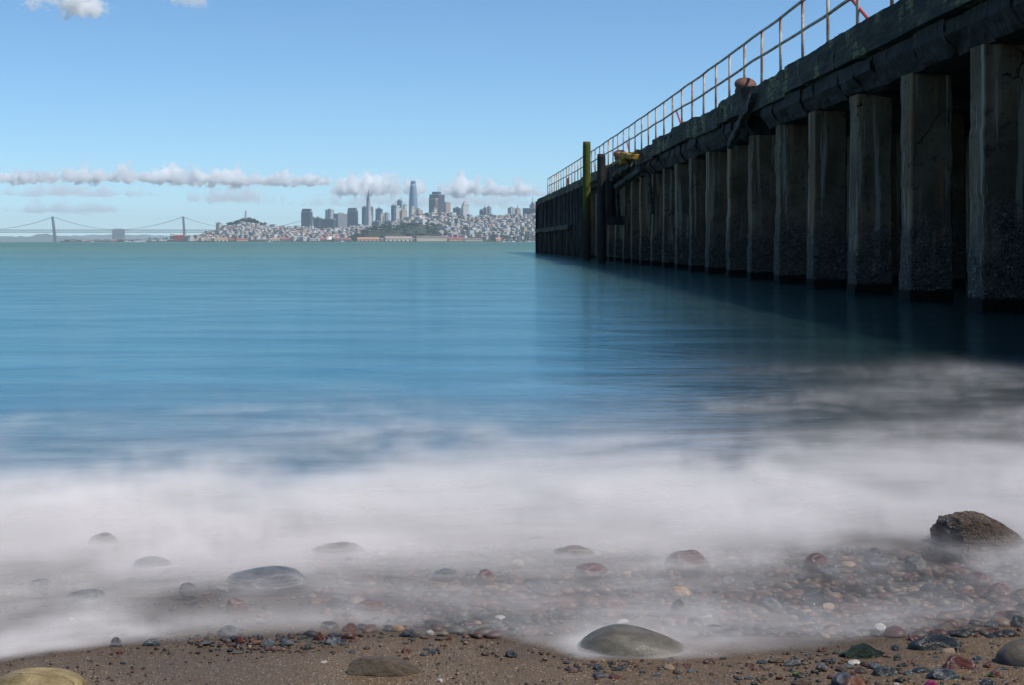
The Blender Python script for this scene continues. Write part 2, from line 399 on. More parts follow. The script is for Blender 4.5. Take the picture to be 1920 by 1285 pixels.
big("drowned_dome_stone", "wide drowned stone dome showing pale through the surf", "stone", SM['grey'], (425, 575, 1055, 1100), 50, 4, 3, .04, mist=True)
big("misty_dome_stone", "grey rounded stone alone in thick surf, upper left of the pebbles", "stone", SM['grey'], (248, 323, 1037, 1067), 51, 4, 3, .05, mist=True)
big("mossy_stone", "green-grey stone with a glint, low in the surf at the left", "stone", SM['green-grey'], (121, 202, 1100, 1128), 52, 4, 3, .05, mist=True)
big("dark_oval_stone", "small dark oval stone at the far left of the surf", "stone", SM['dark slate'], (53, 95, 1082, 1100), 53, 4, 2, .05, mist=True)
big("ghost_stone", "faint stone almost lost in the surf at the far left", "stone", SM['brown'], (165, 222, 993, 1022), 54, 4, 3, .05, mist=True, bury=.45)
big("long_drowned_stone", "long low stone almost hidden by surf, farthest out in the middle", "stone", SM['brown'], (585, 690, 1012, 1042), 55, 4, 3, .05, mist=True, bury=.45)
big("far_drowned_stone", "broad stone barely showing through surf right of centre", "stone", SM['brown'], (1035, 1115, 1018, 1045), 56, 4, 3, .05, mist=True, bury=.45)
big("red_drowned_stone", "broad reddish stone in the surf at the top of the pebble bank", "stone", SM['red-brown'], (1248, 1328, 1022, 1062), 57, 4, 6, .06, mist=True)
big("stacked_red_stone", "low reddish stone with a grey back in the surf above the dome", "stone", SM['red-brown'], (1072, 1142, 1050, 1078), 58, 4, 6, .06, mist=True)
big("round_pink_stone", "rounded pinkish stone in the surf well left of the wet boulder", "stone", SM['red-brown'], (1508, 1554, 1032, 1060), 59, 4, 4, .05, mist=True)
big("peaked_grey_stone", "peaked grey stone in surf between pink stone and wet boulder", "stone", SM['grey'], (1696, 1738, 1034, 1060), 60, 4, 8, .06, mist=True)
big("low_grey_stone", "low wide grey stone right of the round pinkish stone", "stone", SM['grey'], (1618, 1668, 1038, 1060), 67, 4, 4, .06, mist=True)
big("peaked_dark_stone", "small peaked dark stone wet and clear of the surf above the dome's right end", "stone", SM['dark slate'], (1252, 1288, 1123, 1146), 61, 4, 9, .06, mist=True, sink=1.1)
big("honey_stone", "honey-coloured rounded stone in the surf above the peaked dark stone", "stone", SM['tan'], (1254, 1294, 1095, 1114), 62, 4, 2, .05, mist=True)
big("grey_domed_pebble", "grey domed pebble at the inner edge of the surf, left of centre", "stone", SM['grey'], (404, 448, 1169, 1192), 63, 4, 2, .04, mist=True)
big("red_capped_pebble", "red-brown rounded pebble in thin wash left of centre", "stone", SM['red-brown'], (642, 672, 1166, 1186), 64, 4, 3, .05, mist=True)
big("upright_black_pebble", "upright black pebble with a glint at the left end of the waterline", "pebble", SM['dark slate'], (207, 228, 1194, 1213), 65, 4, 4, .05, deep=.8)
big("pointed_black_pebble", "low pointed black pebble right of the upright one", "pebble", SM['dark slate'], (268, 302, 1198, 1211), 66, 4, 8, .05)
big("maroon_pebble", "rounded maroon pebble standing on the waterline", "pebble", SM['red-brown'], (586, 609, 1186, 1202), 68, 4, 4, .05)
big("blunt_grey_pebble", "blunt blue-grey pebble right of the maroon one", "pebble", SM['blue-grey'], (609, 641, 1194, 1210), 69, 4, 8, .05)
big("long_black_pebble", "long glossy black pebble on the waterline beside a white chip", "pebble", SM['dark slate'], (748, 786, 1181, 1195), 70, 4, 5, .06, deep=.5)
big("white_chip", "bright white chip of shell on the waterline", "shell", SM['white'], (798, 816, 1179, 1190), 71, 3, 9, .05)
big("cream_pebble", "round cream pebble in thin wash above the craggy green stone", "pebble", SM['white'], (1638, 1663, 1170, 1184), 72, 3, 2, .05, mist=True)
big("brick_pebble", "flat brick-brown pebble alone on the sand right of the dome", "pebble", SM['red-brown'], (1318, 1348, 1234, 1247), 73, 3, 8, .05, deep=.6)
big("red_flat_stone", "low dark red stone in the middle of the misty pebbles", "stone", SM['red-brown'], (662, 722, 1121, 1138), 74, 4, 4, .06, mist=True)
big("blue_domed_stone", "blue-grey domed stone in the surf right of the middle", "stone", SM['blue-grey'], (808, 858, 1062, 1082), 75, 4, 3, .04, mist=True)
big("purple_domed_stone", "purple-grey rounded stone right of the blue-grey domed one", "stone", SM['red-brown'], (892, 930, 1063, 1086), 76, 4, 3, .05, mist=True)
big("misty_nub_stone", "grey nub of stone in surf between the drowned dome and dark oval", "stone", SM['grey'], (336, 368, 1088, 1108), 77, 4, 4, .05, mist=True)
big("red_glinting_stone", "reddish stone with a glint below the drowned dome's left end", "stone", SM['red-brown'], (420, 464, 1117, 1142), 78, 4, 5, .05, mist=True)
big("right_edge_stone", "dark angular stone at the right edge where the wash ends", "stone", SM['dark slate'], (1896, 1928, 1152, 1176), 79, 4, 9, .05)
big("misty_edge_stone", "brown rounded stone in the surf at the right edge", "stone", SM['brown'], (1894, 1945, 1101, 1122), 80, 4, 3, .05, mist=True)
big("pale_striped_pebble", "pale grey pebble leaning on the long flat black stone", "pebble", SM['grey'], (1754, 1786, 1202, 1217), 81, 4, 2, .05)
big("olive_pebble", "flat olive pebble below the long flat black stone", "pebble", SM['tan'], (1764, 1792, 1215, 1227), 82, 4, 3, .05)
big("brown_oval_pebble", "oval brown pebble right of the flat olive one", "pebble", SM['brown'], (1786, 1812, 1213, 1226), 83, 4, 3, .05)
big("maroon_waterline_stone", "maroon stone at the wash edge left of the right-edge stone", "stone", SM['red-brown'], (1862, 1890, 1143, 1160), 84, 4, 6, .05, mist=True)
big("plastic_shard", "magenta plastic shard at the bottom edge among wet pebbles", "plastic shard", magenta, (1728, 1762, 1275, 1288), 85, 3, 14, .12, deep=.5, smooth=False)
big("white_sand_chip", "small white shell chip on the sand below the maroon pebble", "shell", SM['white'], (600, 616, 1238, 1246), 86, 3, 9, .05)

# small pebbles: each one its own object
LAND = [(85, "yellow sandstone boulder"), (290, "pointed black pebble"), (425, "grey domed pebble"), (610, "maroon pebble"), (715, "sand-coated stone"), (790, "white chip of shell"),
        (930, "purple-grey rounded stone"), (1100, "left end of the dome stone"), (1190, "smooth dome stone"), (1335, "flat brick-brown pebble"), (1460, "pinkish round stone"),
        (1615, "craggy green stone"), (1680, "angular slate stone"), (1760, "long flat black stone"), (1860, "grey-brown edge boulder")]
rd = random.Random(11)
COLS = ['dark slate']*8+['grey']*2+['blue-grey']*2+['green-grey']+['red-brown']*5+['brown']*3+['tan']+['rusty orange']+['white']
def clear(x, y, r):
    return all((x-a)**2+(y-b)**2 > (r+c*.85)**2 for a, b, c in STONES)
def small(px, py, wpx, mist, colour=None, kinds=('rounded', 'angular', 'flat', 'long')):
    x, D, z = ground(px, py)
    W = wpx/PXF*D
    if not clear(x, D, W/2): return False
    STONES.append((x, D, W/2))
    kind = rd.choice(kinds); colour = colour or rd.choice(COLS)
    me = PROTO[kind, rd.randrange(4)]
    o = bpy.data.objects.new("pebble", me); link(o)
    o.material_slots[0].link = 'OBJECT'; o.material_slots[0].material = SM[colour]
    asp = {'rounded': (.85, .62), 'angular': (.8, .5), 'flat': (.9, .3), 'long': (.5, .38)}[kind]
    hh = W/2*asp[1]*rd.uniform(1.0, 1.4)*(1.0 if mist else 1)
    zb = max(z, -.012) if mist else z
    o.location = (x, D, zb+hh*.12); o.scale = (W/2, W/2*asp[0], hh); tl = .45 if mist else .2; o.rotation_euler = (rd.uniform(-tl, tl), rd.uniform(-tl, tl), rd.uniform(-.4, .4) if kind == 'long' else rd.uniform(0, 6.28))
    lx, ln = min(LAND, key=lambda t: abs(t[0]-px))
    where = ("in surf beyond" if py < 1100 else "under thin wash behind") if mist else ("on the sand near" if py > 1225 else "on the waterline beside")
    size = "tiny" if wpx < 13 else ("small" if wpx < 24 else "larger")
    tag(o, f"{size} {kind} {colour} pebble {where} the {ln}", "pebble", "loose pebbles along the waterline")
    return True
count = 0
def scatter(n, x0, x1, y0, y1, w0, w1, mist, dens=None):
    global count
    k = tries = 0
    while k < n and tries < n*20:
        tries += 1
        px = rd.uniform(x0, x1); py = rd.uniform(y0, y1)
        if dens and rd.random() > dens(px, py): continue
        x, D, z = ground(px, py)
        onsand = D < edge_y(x)
        if onsand == mist: continue
        if small(px, py, w0+(w1-w0)*rd.random()**2.2, mist): k += 1; count += 1
# mist zone
scatter(90, 600, 1915, 1046, 1185, 24, 58, True, lambda px, py: .35+.65*(px > 800))
scatter(12, 10, 600, 1085, 1200, 16, 40, True)
scatter(26, 360, 660, 1186, 1212, 14, 34, False)
scatter(20, 700, 1080, 1184, 1230, 9, 26, False)
scatter(34, 1080, 1300, 1225, 1275, 9, 30, False)
scatter(34, 1400, 1915, 1185, 1284, 12, 40, False)
scatter(26, 0, 1915, 1215, 1284, 8, 20, False)
scatter(12, 1500, 1900, 1250, 1284, 24, 48, False)
# finer gravel, far too many to count, as one mass
def gravel():
    g = G("mixed_gravel"); oi = g.n('Attribute', {'attribute_name': 'tone'}).outputs['Fac']
    col = g.ramp(oi, [(0, (.010, .011, .012)), (.35, (.030, .033, .036)), (.45, (.060, .018, .012)), (.64, (.085, .038, .024)), (.80, (.07, .058, .045)), (.93, (.14, .10, .065)), (.985, (.24, .15, .08)), (.997, (.40, .37, .32))], 'CONSTANT')
    n1 = g.noise(g.pos(), 160, 4)
    mat = g.done(g.bsdf(g.mix(g.math('MULTIPLY', n1, .5), col, (.03, .03, .03)), .55, .35, normal=g.bump(n1, .3, .003)))
    t = bmesh.new(); bmesh.ops.create_icosphere(t, subdivisions=2, radius=1)
    V0 = np.array([v.co[:] for v in t.verts]); F0 = np.array([[v.index for v in f.verts] for f in t.faces]); t.free()
    Vs, Fs, T = [], [], []; r = np.random.default_rng(3); n = 0
    def one(px, py, wpx, bury=.3):
        nonlocal n
        x, D, z = ground(px, py); W = wpx/PXF*D/2
        if not clear(x, D, W*.4): return
        s = np.array([W, W*r.uniform(.5, .95), W*r.uniform(.3, .65)])
        V = V0.copy()
        for _ in range(5):
            nn = r.normal(size=3); nn /= np.linalg.norm(nn); e = V@nn-r.uniform(.55, .9); e = np.maximum(e, 0); V = V-e[:, None]*nn*.9
        a = r.uniform(0, 6.28); V = V*s
        Vr = V.copy(); Vr[:, 0] = V[:, 0]*np.cos(a)-V[:, 1]*np.sin(a); Vr[:, 1] = V[:, 0]*np.sin(a)+V[:, 1]*np.cos(a)
        Vr += np.array([x, D, z+s[2]*bury]); Vs.append(Vr); Fs.append(F0+n); n += len(V0); T.append(np.full(len(V0), r.uniform(0, 1)))
    for _ in range(900): one(r.uniform(0, 1920), r.uniform(1190, 1290), 3+6*r.random()**2)
    for _ in range(260): one(r.uniform(1350, 1920), r.uniform(1225, 1290), 5+14*r.random()**2)
    for _ in range(200): one(r.normal(520, 90), r.uniform(1188, 1225), 5+12*r.random()**2)
    for _ in range(200): one(r.normal(1180, 70), r.uniform(1225, 1262), 5+12*r.random()**2)
    for _ in range(2300):
        px = 560+1360*r.random()**.8; one(px, r.uniform(1030, 1195), 12+38*r.random()**1.7, .15)
    for _ in range(160): one(r.uniform(0, 600), r.uniform(1090, 1200), 8+20*r.random()**2, .2)
    V = np.concatenate(Vs); F = np.concatenate(Fs)
    me = bpy.data.meshes.new("gravel"); me.from_pydata(V.tolist(), [], F.tolist())
    me.polygons.foreach_set('use_smooth', [True]*len(me.polygons))
    a = me.attributes.new('tone', 'FLOAT', 'POINT'); a.data.foreach_set('value', np.concatenate(T).astype(np.float32)); me.materials.append(mat)
    o = link(bpy.data.objects.new("gravel", me)); tag(o, "fine wet gravel and chips strewn over the sand and under the wash", "gravel", kind="stuff")
gravel()
# two green sprigs on the sand
sprig = plain("sprig_green", (.06, .12, .03), .5, .4, 60)
for px, py, lab in ((1492, 1268, "tiny green sprig growing in the sand left of the rust-brown stone"), (1856, 1270, "tiny green sprig on the sand below the grey-brown boulder")):
    x, D, z = ground(px, py); bm = bmesh.new()
    for i in range(11):
        a = rd.uniform(0, 6.28); L = rd.uniform(.006, .012); c = Vector((x, D, z))
        tip = c+Vector((math.cos(a)*L, math.sin(a)*L, rd.uniform(.003, .010))); s = Vector((-math.sin(a), math.cos(a), 0))*.0025; m_ = (c+tip)/2+Vector((0, 0, .003))
        bm.faces.new([bm.verts.new(q) for q in (c, m_+s, tip, m_-s)])
    tag(mesh_obj("sprig", bm, sprig), lab, "plant")

# ================================================================== PIER
ZD, ZP = 4.38, 3.33                       # deck top, underside of the edge beam
PD = np.array([19.3, 22.5, 25.7, 29.1, 32.4, 35.9, 39, 42.8, 46.1, 49.5, 53, 70, 83, 97, 110, 127])
PX_ = np.array([5.9, 5.82, 5.74, 5.66, 5.56, 5.46, 5.38, 5.36, 5.3, 5.22, 5.1, 4.6, 4.1, 3.5, 2.95, 2.28])
PF = np.polyfit(PD, PX_, 3)
def pier_x(d):
    return float(np.polyval(PF, d)) if d >= 19.3 else float(np.polyval(PF, 19.3)) + (19.3-d)*.035
def concrete_material():
    g = G("old_pier_concrete"); p = g.pos(); x, y, z = g.sep(p); oi = g.n('ObjectInfo').outputs['Random']
    lp = g.obj()
    n1 = g.noise(p, .9, 5, .6, .3); n2 = g.noise(p, 9, 5, .65)
    col = g.mix(g.maprange(n1, .3, .7), (.080, .059, .037), (.19, .146, .095))
    col = g.mix(g.maprange(n2, .52, .70, 0, .8), col, (.034, .028, .022))
    # rust and lime runs; the pale ones also paint in the lit arris
    run = g.noise(g.map(p, (5, 5, .22)), 1.0, 5, .6, .2)
    col = g.mix(g.math('MULTIPLY', g.maprange(run, .52, .64), .8), col, (.26, .125, .05))
    lit_lime_run = g.noise(g.map(p, (7, 7, .3), (9, 3, 1)), 1.0, 4, .6, .2)
    col = g.mix(g.math('MULTIPLY', g.maprange(lit_lime_run, .54, .64), .75), col, (.36, .32, .25))
    # cracks
    q = g.n('VectorMath', {'operation': 'ADD'}, _0=g.map(p, (1.1, 1.1, .33)), _1=g.n('VectorMath', {'operation': 'SCALE'}, _0=g.noise(p, 2.3, 4, out=1), Scale=.5).outputs[0]).outputs[0]
    cr = g.n('TexVoronoi', {'feature': 'DISTANCE_TO_EDGE'}, Vector=q, Scale=1.0).outputs[0]
    crm = g.math('MAXIMUM', g.maprange(cr, .002, .008), g.maprange(g.noise(p, .55, 2), .50, .56, 1, 0))
    col = g.mix(crm, (.006, .006, .006), col)
    # barnacle belt and the black weed band below it
    zn = g.math('ADD', z, g.math('MULTIPLY', g.math('SUBTRACT', n2, .5), .5))
    vor = g.n('TexVoronoi', {'feature': 'F1'}, Vector=p, Scale=38.0)
    bar = g.math('MULTIPLY', g.maprange(g.math('ADD', zn, g.math('MULTIPLY', g.math('SUBTRACT', g.noise(p, 1.7, 4), .5), 2.2)), .6, 1.5, 1, 0), g.maprange(g.noise(p, 5, 4, .6), .3, .5, .45, 1))
    bc = g.ramp(g.n('SeparateColor', None, Color=vor.outputs['Color']).outputs[0], [(0, (.038, .033, .026)), (.5, (.090, .080, .064)), (.95, (.16, .142, .115)), (.992, (.26, .25, .23)), (1, (.26, .25, .23))])
    col = g.mix(bar, col, bc)
    zt = g.math('ADD', z, g.math('MULTIPLY', g.math('SUBTRACT', g.noise(p, 6, 3), .5), .06))
    col = g.mix(g.maprange(zt, .15, .20, 1, 0), col, (.008, .008, .006))
    h = g.math('ADD', g.math('MULTIPLY', n2, .4), g.math('MULTIPLY', g.math('MULTIPLY', bar, vor.outputs['Distance']), 1.2))
    h = g.math('ADD', h, g.math('MULTIPLY', crm, .5))
    return g.done(g.bsdf(col, .85, .2, normal=g.bump(h, .9, .03)))
def timber_material(name, dark=(.011, .010, .008), light=(.060, .054, .042), lichen=0., axis='Y', lic_col=(.17, .18, .075)):
    g = G(name); p = g.pos(); s = (7, .5, 7) if axis == 'Y' else (9, 9, .5)
    a = g.noise(g.map(p, s), 1.0, 6, .65, .25); b = g.noise(p, 1.6, 4, .6); c = g.noise(g.map(p, tuple(k*4 for k in s)), 1.0, 3, .6)
    col = g.mix(g.maprange(a, .38, .68), dark, light)
    col = g.mix(g.maprange(b, .45, .62, 0, .6), col, dark)
    if lichen:
        lm = g.math('MULTIPLY', g.maprange(g.noise(p, 1.1, 5, .65), .62-lichen*.22, .70-lichen*.18), g.maprange(c, .40, .55))
        col = g.mix(lm, col, lic_col)
    h = g.math('ADD', a, g.math('MULTIPLY', c, .6))
    return g.done(g.bsdf(col, .8, .25, normal=g.bump(h, 1.0, .03)))
CONC = concrete_material()
TIM = timber_material("creosoted_timber", lichen=.55)
TIMU = timber_material("splintered_timber", (.008, .008, .008), (.05, .045, .042), axis='Z')
TIMG = timber_material("grey_weathered_timber", (.02, .019, .017), (.11, .10, .085), axis='Z')
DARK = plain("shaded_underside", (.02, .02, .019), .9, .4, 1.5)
pier = empty("pier", (pier_x(40), 40, 0)); tag(pier, "long dark concrete and timber pier curving out over the water at the right", "pier")
P_OFF = Vector((-pier_x(40), -40, 0))
def ppart(name, bm, mat, smooth=False, parent=None, loc=None):
    bmesh.ops.translate(bm, verts=bm.verts[:], vec=P_OFF) if loc is None else None
    o = mesh_obj(name, bm, mat, None, smooth)
    o.parent = parent or pier
    if loc is not None: o.location = Vector(loc)+P_OFF
    return o
def pile_mesh(seed, wx=.60, wy=.55, z0=-1.3, z1=ZP+.02, hi=True):
    bm = bmesh.new(); nz = 60 if hi else 10; nx = 8 if hi else 1; off = Vector((seed*7.3, seed*3.1, 0)); rings = []
    hx, hy, b = wx/2, wy/2, .02
    out = []
    c4 = [(-hx, -hy), (hx, -hy), (hx, hy), (-hx, hy)]
    for i in range(4):
        A, B = Vector((*c4[i], 0)), Vector((*c4[(i+1) % 4], 0)); d = (B-A).normalized(); L = (B-A).length
        for k in range(nx+1): out.append(A+d*(b+(L-2*b)*k/nx))
    for j in range(nz+1):
        z = z0+(z1-z0)*j/nz; ring = []
        for q in out:
            p = Vector((q.x, q.y, z))
            k = noise.fractal(p*1.7+off, 1, 2, 4)*.018 + (.02+noise.noise(p*7+off)*.014)*(1 if z < 1.05+noise.noise(p*2+off)*.3 else 0)
            if noise.noise(Vector((0, 0, z*.9))+off) > .25 and abs(q.x+hx) < .1 : k -= .02
            r = Vector((q.x, q.y, 0)).normalized()
            ring.append(bm.verts.new((p.x+r.x*k, p.y+r.y*k, z)))
        rings.append(ring)
    n = len(out)
    for A, B in zip(rings, rings[1:]):
        for i in range(n): bm.faces.new((A[i], A[(i+1) % n], B[(i+1) % n], B[i]))
    bm.faces.new(rings[-1]); bm.faces.new(rings[0][::-1])
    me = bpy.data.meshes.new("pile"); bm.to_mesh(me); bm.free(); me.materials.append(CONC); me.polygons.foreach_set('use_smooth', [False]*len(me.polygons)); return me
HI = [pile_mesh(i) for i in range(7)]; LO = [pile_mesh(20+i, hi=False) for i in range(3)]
def add_pile(name, x, y, me, rz=0):
    o = bpy.data.objects.new(name, me); link(o, pier); o.location = Vector((x, y, 0))+P_OFF; o.rotation_euler = (rd.uniform(-.006, .006), rd.uniform(-.008, .008), rz); o.scale = (rd.uniform(.92, 1.06), rd.uniform(.85, 1.15), 1); return o
dlist = []; d = 19.3
while d < 126: dlist.append(d); d += 3.3
d = 16.1
while d > 5: dlist.append(d); d -= 3.3
for i, d in enumerate(sorted(dlist)):
    sl = math.atan((pier_x(d+1)-pier_x(d-1))/2)
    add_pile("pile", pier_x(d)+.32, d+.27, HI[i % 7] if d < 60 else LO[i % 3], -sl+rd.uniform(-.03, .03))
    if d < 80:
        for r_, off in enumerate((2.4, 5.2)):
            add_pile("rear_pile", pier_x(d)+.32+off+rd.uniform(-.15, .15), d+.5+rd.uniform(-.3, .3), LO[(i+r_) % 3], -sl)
# deck slab, added light-blocking walls, longitudinal girders
DD = np.linspace(-14, 127.5, 56)
def strip(z0, z1, o0, o1, dd=DD):
    bm = bmesh.new(); prev = None
    for d in dd:
        x = pier_x(d); r = [bm.verts.new(q) for q in ((x+o0, d, z0), (x+o1, d, z0), (x+o1, d, z1), (x+o0, d, z1))]
        if prev:
            for i in range(4): bm.faces.new((prev[i], prev[(i+1) % 4], r[(i+1) % 4], r[i]))
        else: bm.faces.new(r[::-1])
        prev = r
    bm.faces.new(prev); fix(bm); return bm
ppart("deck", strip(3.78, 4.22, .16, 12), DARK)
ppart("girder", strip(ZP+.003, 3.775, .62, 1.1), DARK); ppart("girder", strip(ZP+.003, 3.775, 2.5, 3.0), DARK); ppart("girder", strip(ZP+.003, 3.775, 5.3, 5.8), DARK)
bm = bmesh.new(); add_box(bm, pier_x(7)+.9, pier_x(7)+8.5, 6.6, 7.2, -1.5, 3.3); fix(bm); ppart("near_shade_wall", bm, CONC)  # added wall, keeps skylight from the landward side out from under the deck
ppart("rear_shade_wall", strip(-1.5, 3.775, 8.6, 9.0), CONC)  # unseen wall added along the back to keep the space below dark
for k, d in enumerate(np.arange(5, 126, 6.6)):       # cross heads
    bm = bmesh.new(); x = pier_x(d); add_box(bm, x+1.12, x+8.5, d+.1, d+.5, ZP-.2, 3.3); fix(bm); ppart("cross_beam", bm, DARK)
# edge timbers and the battered fender timbers under them
def displaced_bar(d0, d1, prof, seed, amp=.02, nd=None, cutn=0., mis=0., cs=5):
    """profile polygon (offset, z) swept along the pier edge between stations d0..d1"""
    nd = nd or max(4, int((d1-d0)/(.12 if d0 < 45 else .35))); bm = bmesh.new(); off = Vector((seed*5.1, seed*2.7, seed)); rings = []
    pts = []
    for i in range(len(prof)):
        a, b = prof[i], prof[(i+1) % len(prof)]
        for k in range(cs): pts.append((a[0]+(b[0]-a[0])*k/cs, a[1]+(b[1]-a[1])*k/cs))
    cx = sum(p[0] for p in pts)/len(pts); cz = sum(p[1] for p in pts)/len(pts)
    for j in range(nd+1):
        d = d0+(d1-d0)*j/nd; ring = []
        for (o_, z) in pts:
            endk = 1
            dd = d
            if j in (0, nd): dd += noise.noise(Vector((o_*9, z*9, 0))+off)*cutn
            p = Vector((o_*2.5, d*.45, z*2.5)); k = noise.fractal(p*1.6+off, .9, 2.1, 4)*amp
            hole = max(0, noise.noise(Vector((d*.9, z*2, 0))+off)-.38)*mis
            ux, uz = o_-cx, z-cz; L = math.hypot(ux, uz) or 1
            ring.append(bm.verts.new((pier_x(dd)+o_+ux/L*k+hole, dd, z+uz/L*k+(hole*.4 if z < cz else 0))))
        rings.append(ring)
    n = len(pts)
    for A, B in zip(rings, rings[1:]):
        for i in range(n): bm.faces.new((A[i], A[(i+1) % n], B[(i+1) % n], B[i]))
    bm.faces.new(rings[0][::-1]); bm.faces.new(rings[-1]); fix(bm); return bm
top_prof = [(-.20, 3.84), (.13, 3.84), (.13, 4.37), (-.20, 4.37)]
low_prof = [(-.13, 3.60), (.05, ZP+.03), (.60, ZP-.0), (.15, 3.82), (-.10, 3.82)]
d = 4.0; k = 0
while d < 64.5:
    L = 4.4+rd.uniform(-.8, .8); e = min(d+L, 65.5)
    dz = rd.uniform(-.03, .03) if d < 30 else rd.uniform(-.09, .06)
    pf = [(a+rd.uniform(-.015, .015), z+dz) for a, z in top_prof]
    ppart("edge_beam", displaced_bar(d, e-.02, pf, k, .045 if d > 28 else .03, cutn=.16, mis=.35 if d > 28 else .15), TIM)
    d = e; k += 1
d = 4.0; k = 0
while d < 68:
    L = 1.15+rd.uniform(-.25, .35); e = d+L
    j = rd.uniform(-.03, .05)
    pf = [(a+j, z+(rd.uniform(-.03, .03) if z < 3.8 else 0)) for a, z in low_prof]
    if not (33.5 < d < 35.0):
        ppart("fender_timber", displaced_bar(d, e-.015, pf, 50+k, .045, nd=8 if d < 45 else 4, cutn=.1, mis=.35, cs=4), TIMU)
    d = e; k += 1
# a torn, sagging rubbing strake
bm = bmesh.new(); add_box(bm, -.09, .05, 0, 3.6, -.10, .10); bmesh.ops.subdivide_edges(bm, edges=[e for e in bm.edges if e.calc_length() > 2], cuts=14)
for v in bm.verts: v.co += Vector((noise.noise(v.co*3)*.05-.01, 0, noise.noise(v.co*2.3+Vector((5, 0, 0)))*.06))
bmesh.ops.rotate(bm, verts=bm.verts[:], cent=(0, 0, 0), matrix=Matrix.Rotation(R(-13), 3, 'X')); fix(bm)
o = ppart("loose_strake", bm, TIMG, loc=(pier_x(34)-.24, 34.0, 4.05))
# far edge beam: lighter, ragged, on close-set timber piles
d = 70.5; k = 0
while d < 126.5:
    e = min(d+rd.uniform(5, 8), 127)
    ppart("edge_beam", displaced_bar(d, e-.05, [(-.20, 3.92), (.13, 3.92), (.13, 4.36), (-.20, 4.36)], 90+k, .05, cutn=.2, mis=.3), TIM); d = e; k += 1
d = 84.0; k = 0
while d < 127:
    bm = bmesh.new(); x = pier_x(d)
    add_tube(bm, (x-.05, d, -1.2), (x-.05+rd.uniform(-.12, .12), d+rd.uniform(-.2, .2), 3.92+(rd.random() < .2)*.3), .17, .15, 9); fix(bm); ppart("timber_pile", bm, TIMG if k % 3 else TIMU, True)
    d += 1.75+rd.uniform(-.2, .2); k += 1
for d0, d1 in ((92, 103), (103.2, 114), (114.2, 126)):
    bm = displaced_bar(d0, d1, [(-.42, 1.62), (-.22, 1.62), (-.22, 1.9), (-.42, 1.9)], int(d0), .09, mis=.5); ppart("waler", bm, TIMG)
for d0, z0, d1, z1 in ((88, 3.9, 91, 1.3), (84.5, 3.8, 82.5, 1.2), (98, 3.8, 100, 1.8), (55.6, 3.3, 54.4, 1.9), (67, 3.2, 66, 1.9)):
    bm = bmesh.new(); add_tube(bm, (pier_x(d0)-.1, d0, z0), (pier_x(d1)-.1, d1, z1), .09, .07, 7); fix(bm); ppart("brace", bm, TIMG)
bm = bmesh.new(); x = pier_x(127.4); add_box(bm, x-.3, x+.0, 127.3, 127.75, -1.2, 4.2); add_box(bm, x+.0, x+6, 127.55, 127.7, -1.2, 4.15); fix(bm); ppart("end_sheeting", bm, TIMU)
# broken corner with orange lichen
LIC = timber_material("lichened_timber", (.05, .04, .02), (.16, .13, .08), lichen=1.6, lic_col=(.50, .26, .02))
for i, (dx, dd, z, L, rz, rx, wd) in enumerate(((-.42, 58.6, 4.20, 9.8, 1.5, -.4, .42), (-.62, 60.5, 4.02, 7.6, .5, -1.0, .26), (-.62, 56.2, 3.95, 2.6, 9, 5, .22), (-.70, 57.0, 3.72, 2.2, 14, -8, .20), (-.45, 55.6, 3.50, 2.4, 20, -14, .22))):
    bm = bmesh.new(); add_box(bm, -wd/2, wd/2, 0, L, -.09, .09); bmesh.ops.subdivide_edges(bm, edges=[e for e in bm.edges if e.calc_length() > 1], cuts=20)
    for v in bm.verts: v.co += Vector((noise.noise(v.co*2+Vector((i, 0, 0))), 0, noise.noise(v.co*3+Vector((0, i, 0)))))*.07
    bmesh.ops.rotate(bm, verts=bm.verts[:], cent=(0, 0, 0), matrix=Matrix.Rotation(R(rz), 3, 'Z') @ Matrix.Rotation(R(rx), 3, 'X')); fix(bm)
    ppart("broken_plank", bm, LIC if i < 3 else TIMG, loc=(pier_x(dd)+dx+.15, dd, z))
bm = bmesh.new()
for i in range(9): add_box(bm, -.6, .28, 61.5+i*1.02, 62.1+i*1.02, 3.42+rd.uniform(-.1, .15), 4.05)
for v in bm.verts: v.co.x += pier_x(v.co.y)+noise.noise(v.co)*.1
fix(bm); ppart("fender_timber", bm, TIMU)
# hanging cylindrical fender and its block
bm = bmesh.new(); add_tube(bm, (0, 0, 1.95), (0, 0, 4.05), .24, .22, 16); fix(bm)
o = ppart("hanging_fender", bm, TIMU, True, loc=(pier_x(68)-.42, 66, 0))
bm = bmesh.new(); add_box(bm, -.25, .5, -.35, .35, 1.60, 1.96); bmesh.ops.subdivide_edges(bm, edges=bm.edges[:], cuts=4, use_grid_fill=True)
for v in bm.verts: v.co += noise.noise_vector(v.co*3)*.06
fix(bm); ppart("fender_block", bm, TIMU, loc=(pier_x(68)-.42, 65.8, 0))

# ------------------------------------------------------------------ railing
def rail_material():
    g = G("rusty_grey_steel"); p = g.pos(); n1 = g.noise(p, 2.2, 4, .6); n2 = g.noise(p, 11, 3)
    col = g.mix(g.maprange(n1, .45, .6), (.42, .38, .32), (.26, .15, .09))
    col = g.mix(g.maprange(n2, .58, .72, 0, .6), col, (.14, .07, .04))
    return g.done(g.bsdf(col, .6, .4, normal=g.bump(n2, .4, .005)))
RM = rail_material(); REDM = plain("red_brace_paint", (.42, .05, .02), .5, .5, 3)
rl = empty("railing", (pier_x(60)+.5, 60, ZD-.16)); tag(rl, "rusty two-rail steel handrail running along the pier deck", "railing")
ro = Vector((-(pier_x(60)+.5), -60, -(ZD-.16)))
def rpart(name, bm, mat=RM, parent=None):
    bmesh.ops.translate(bm, verts=bm.verts[:], vec=ro); o = mesh_obj(name, bm, mat, None, True); o.parent = parent or rl; return o
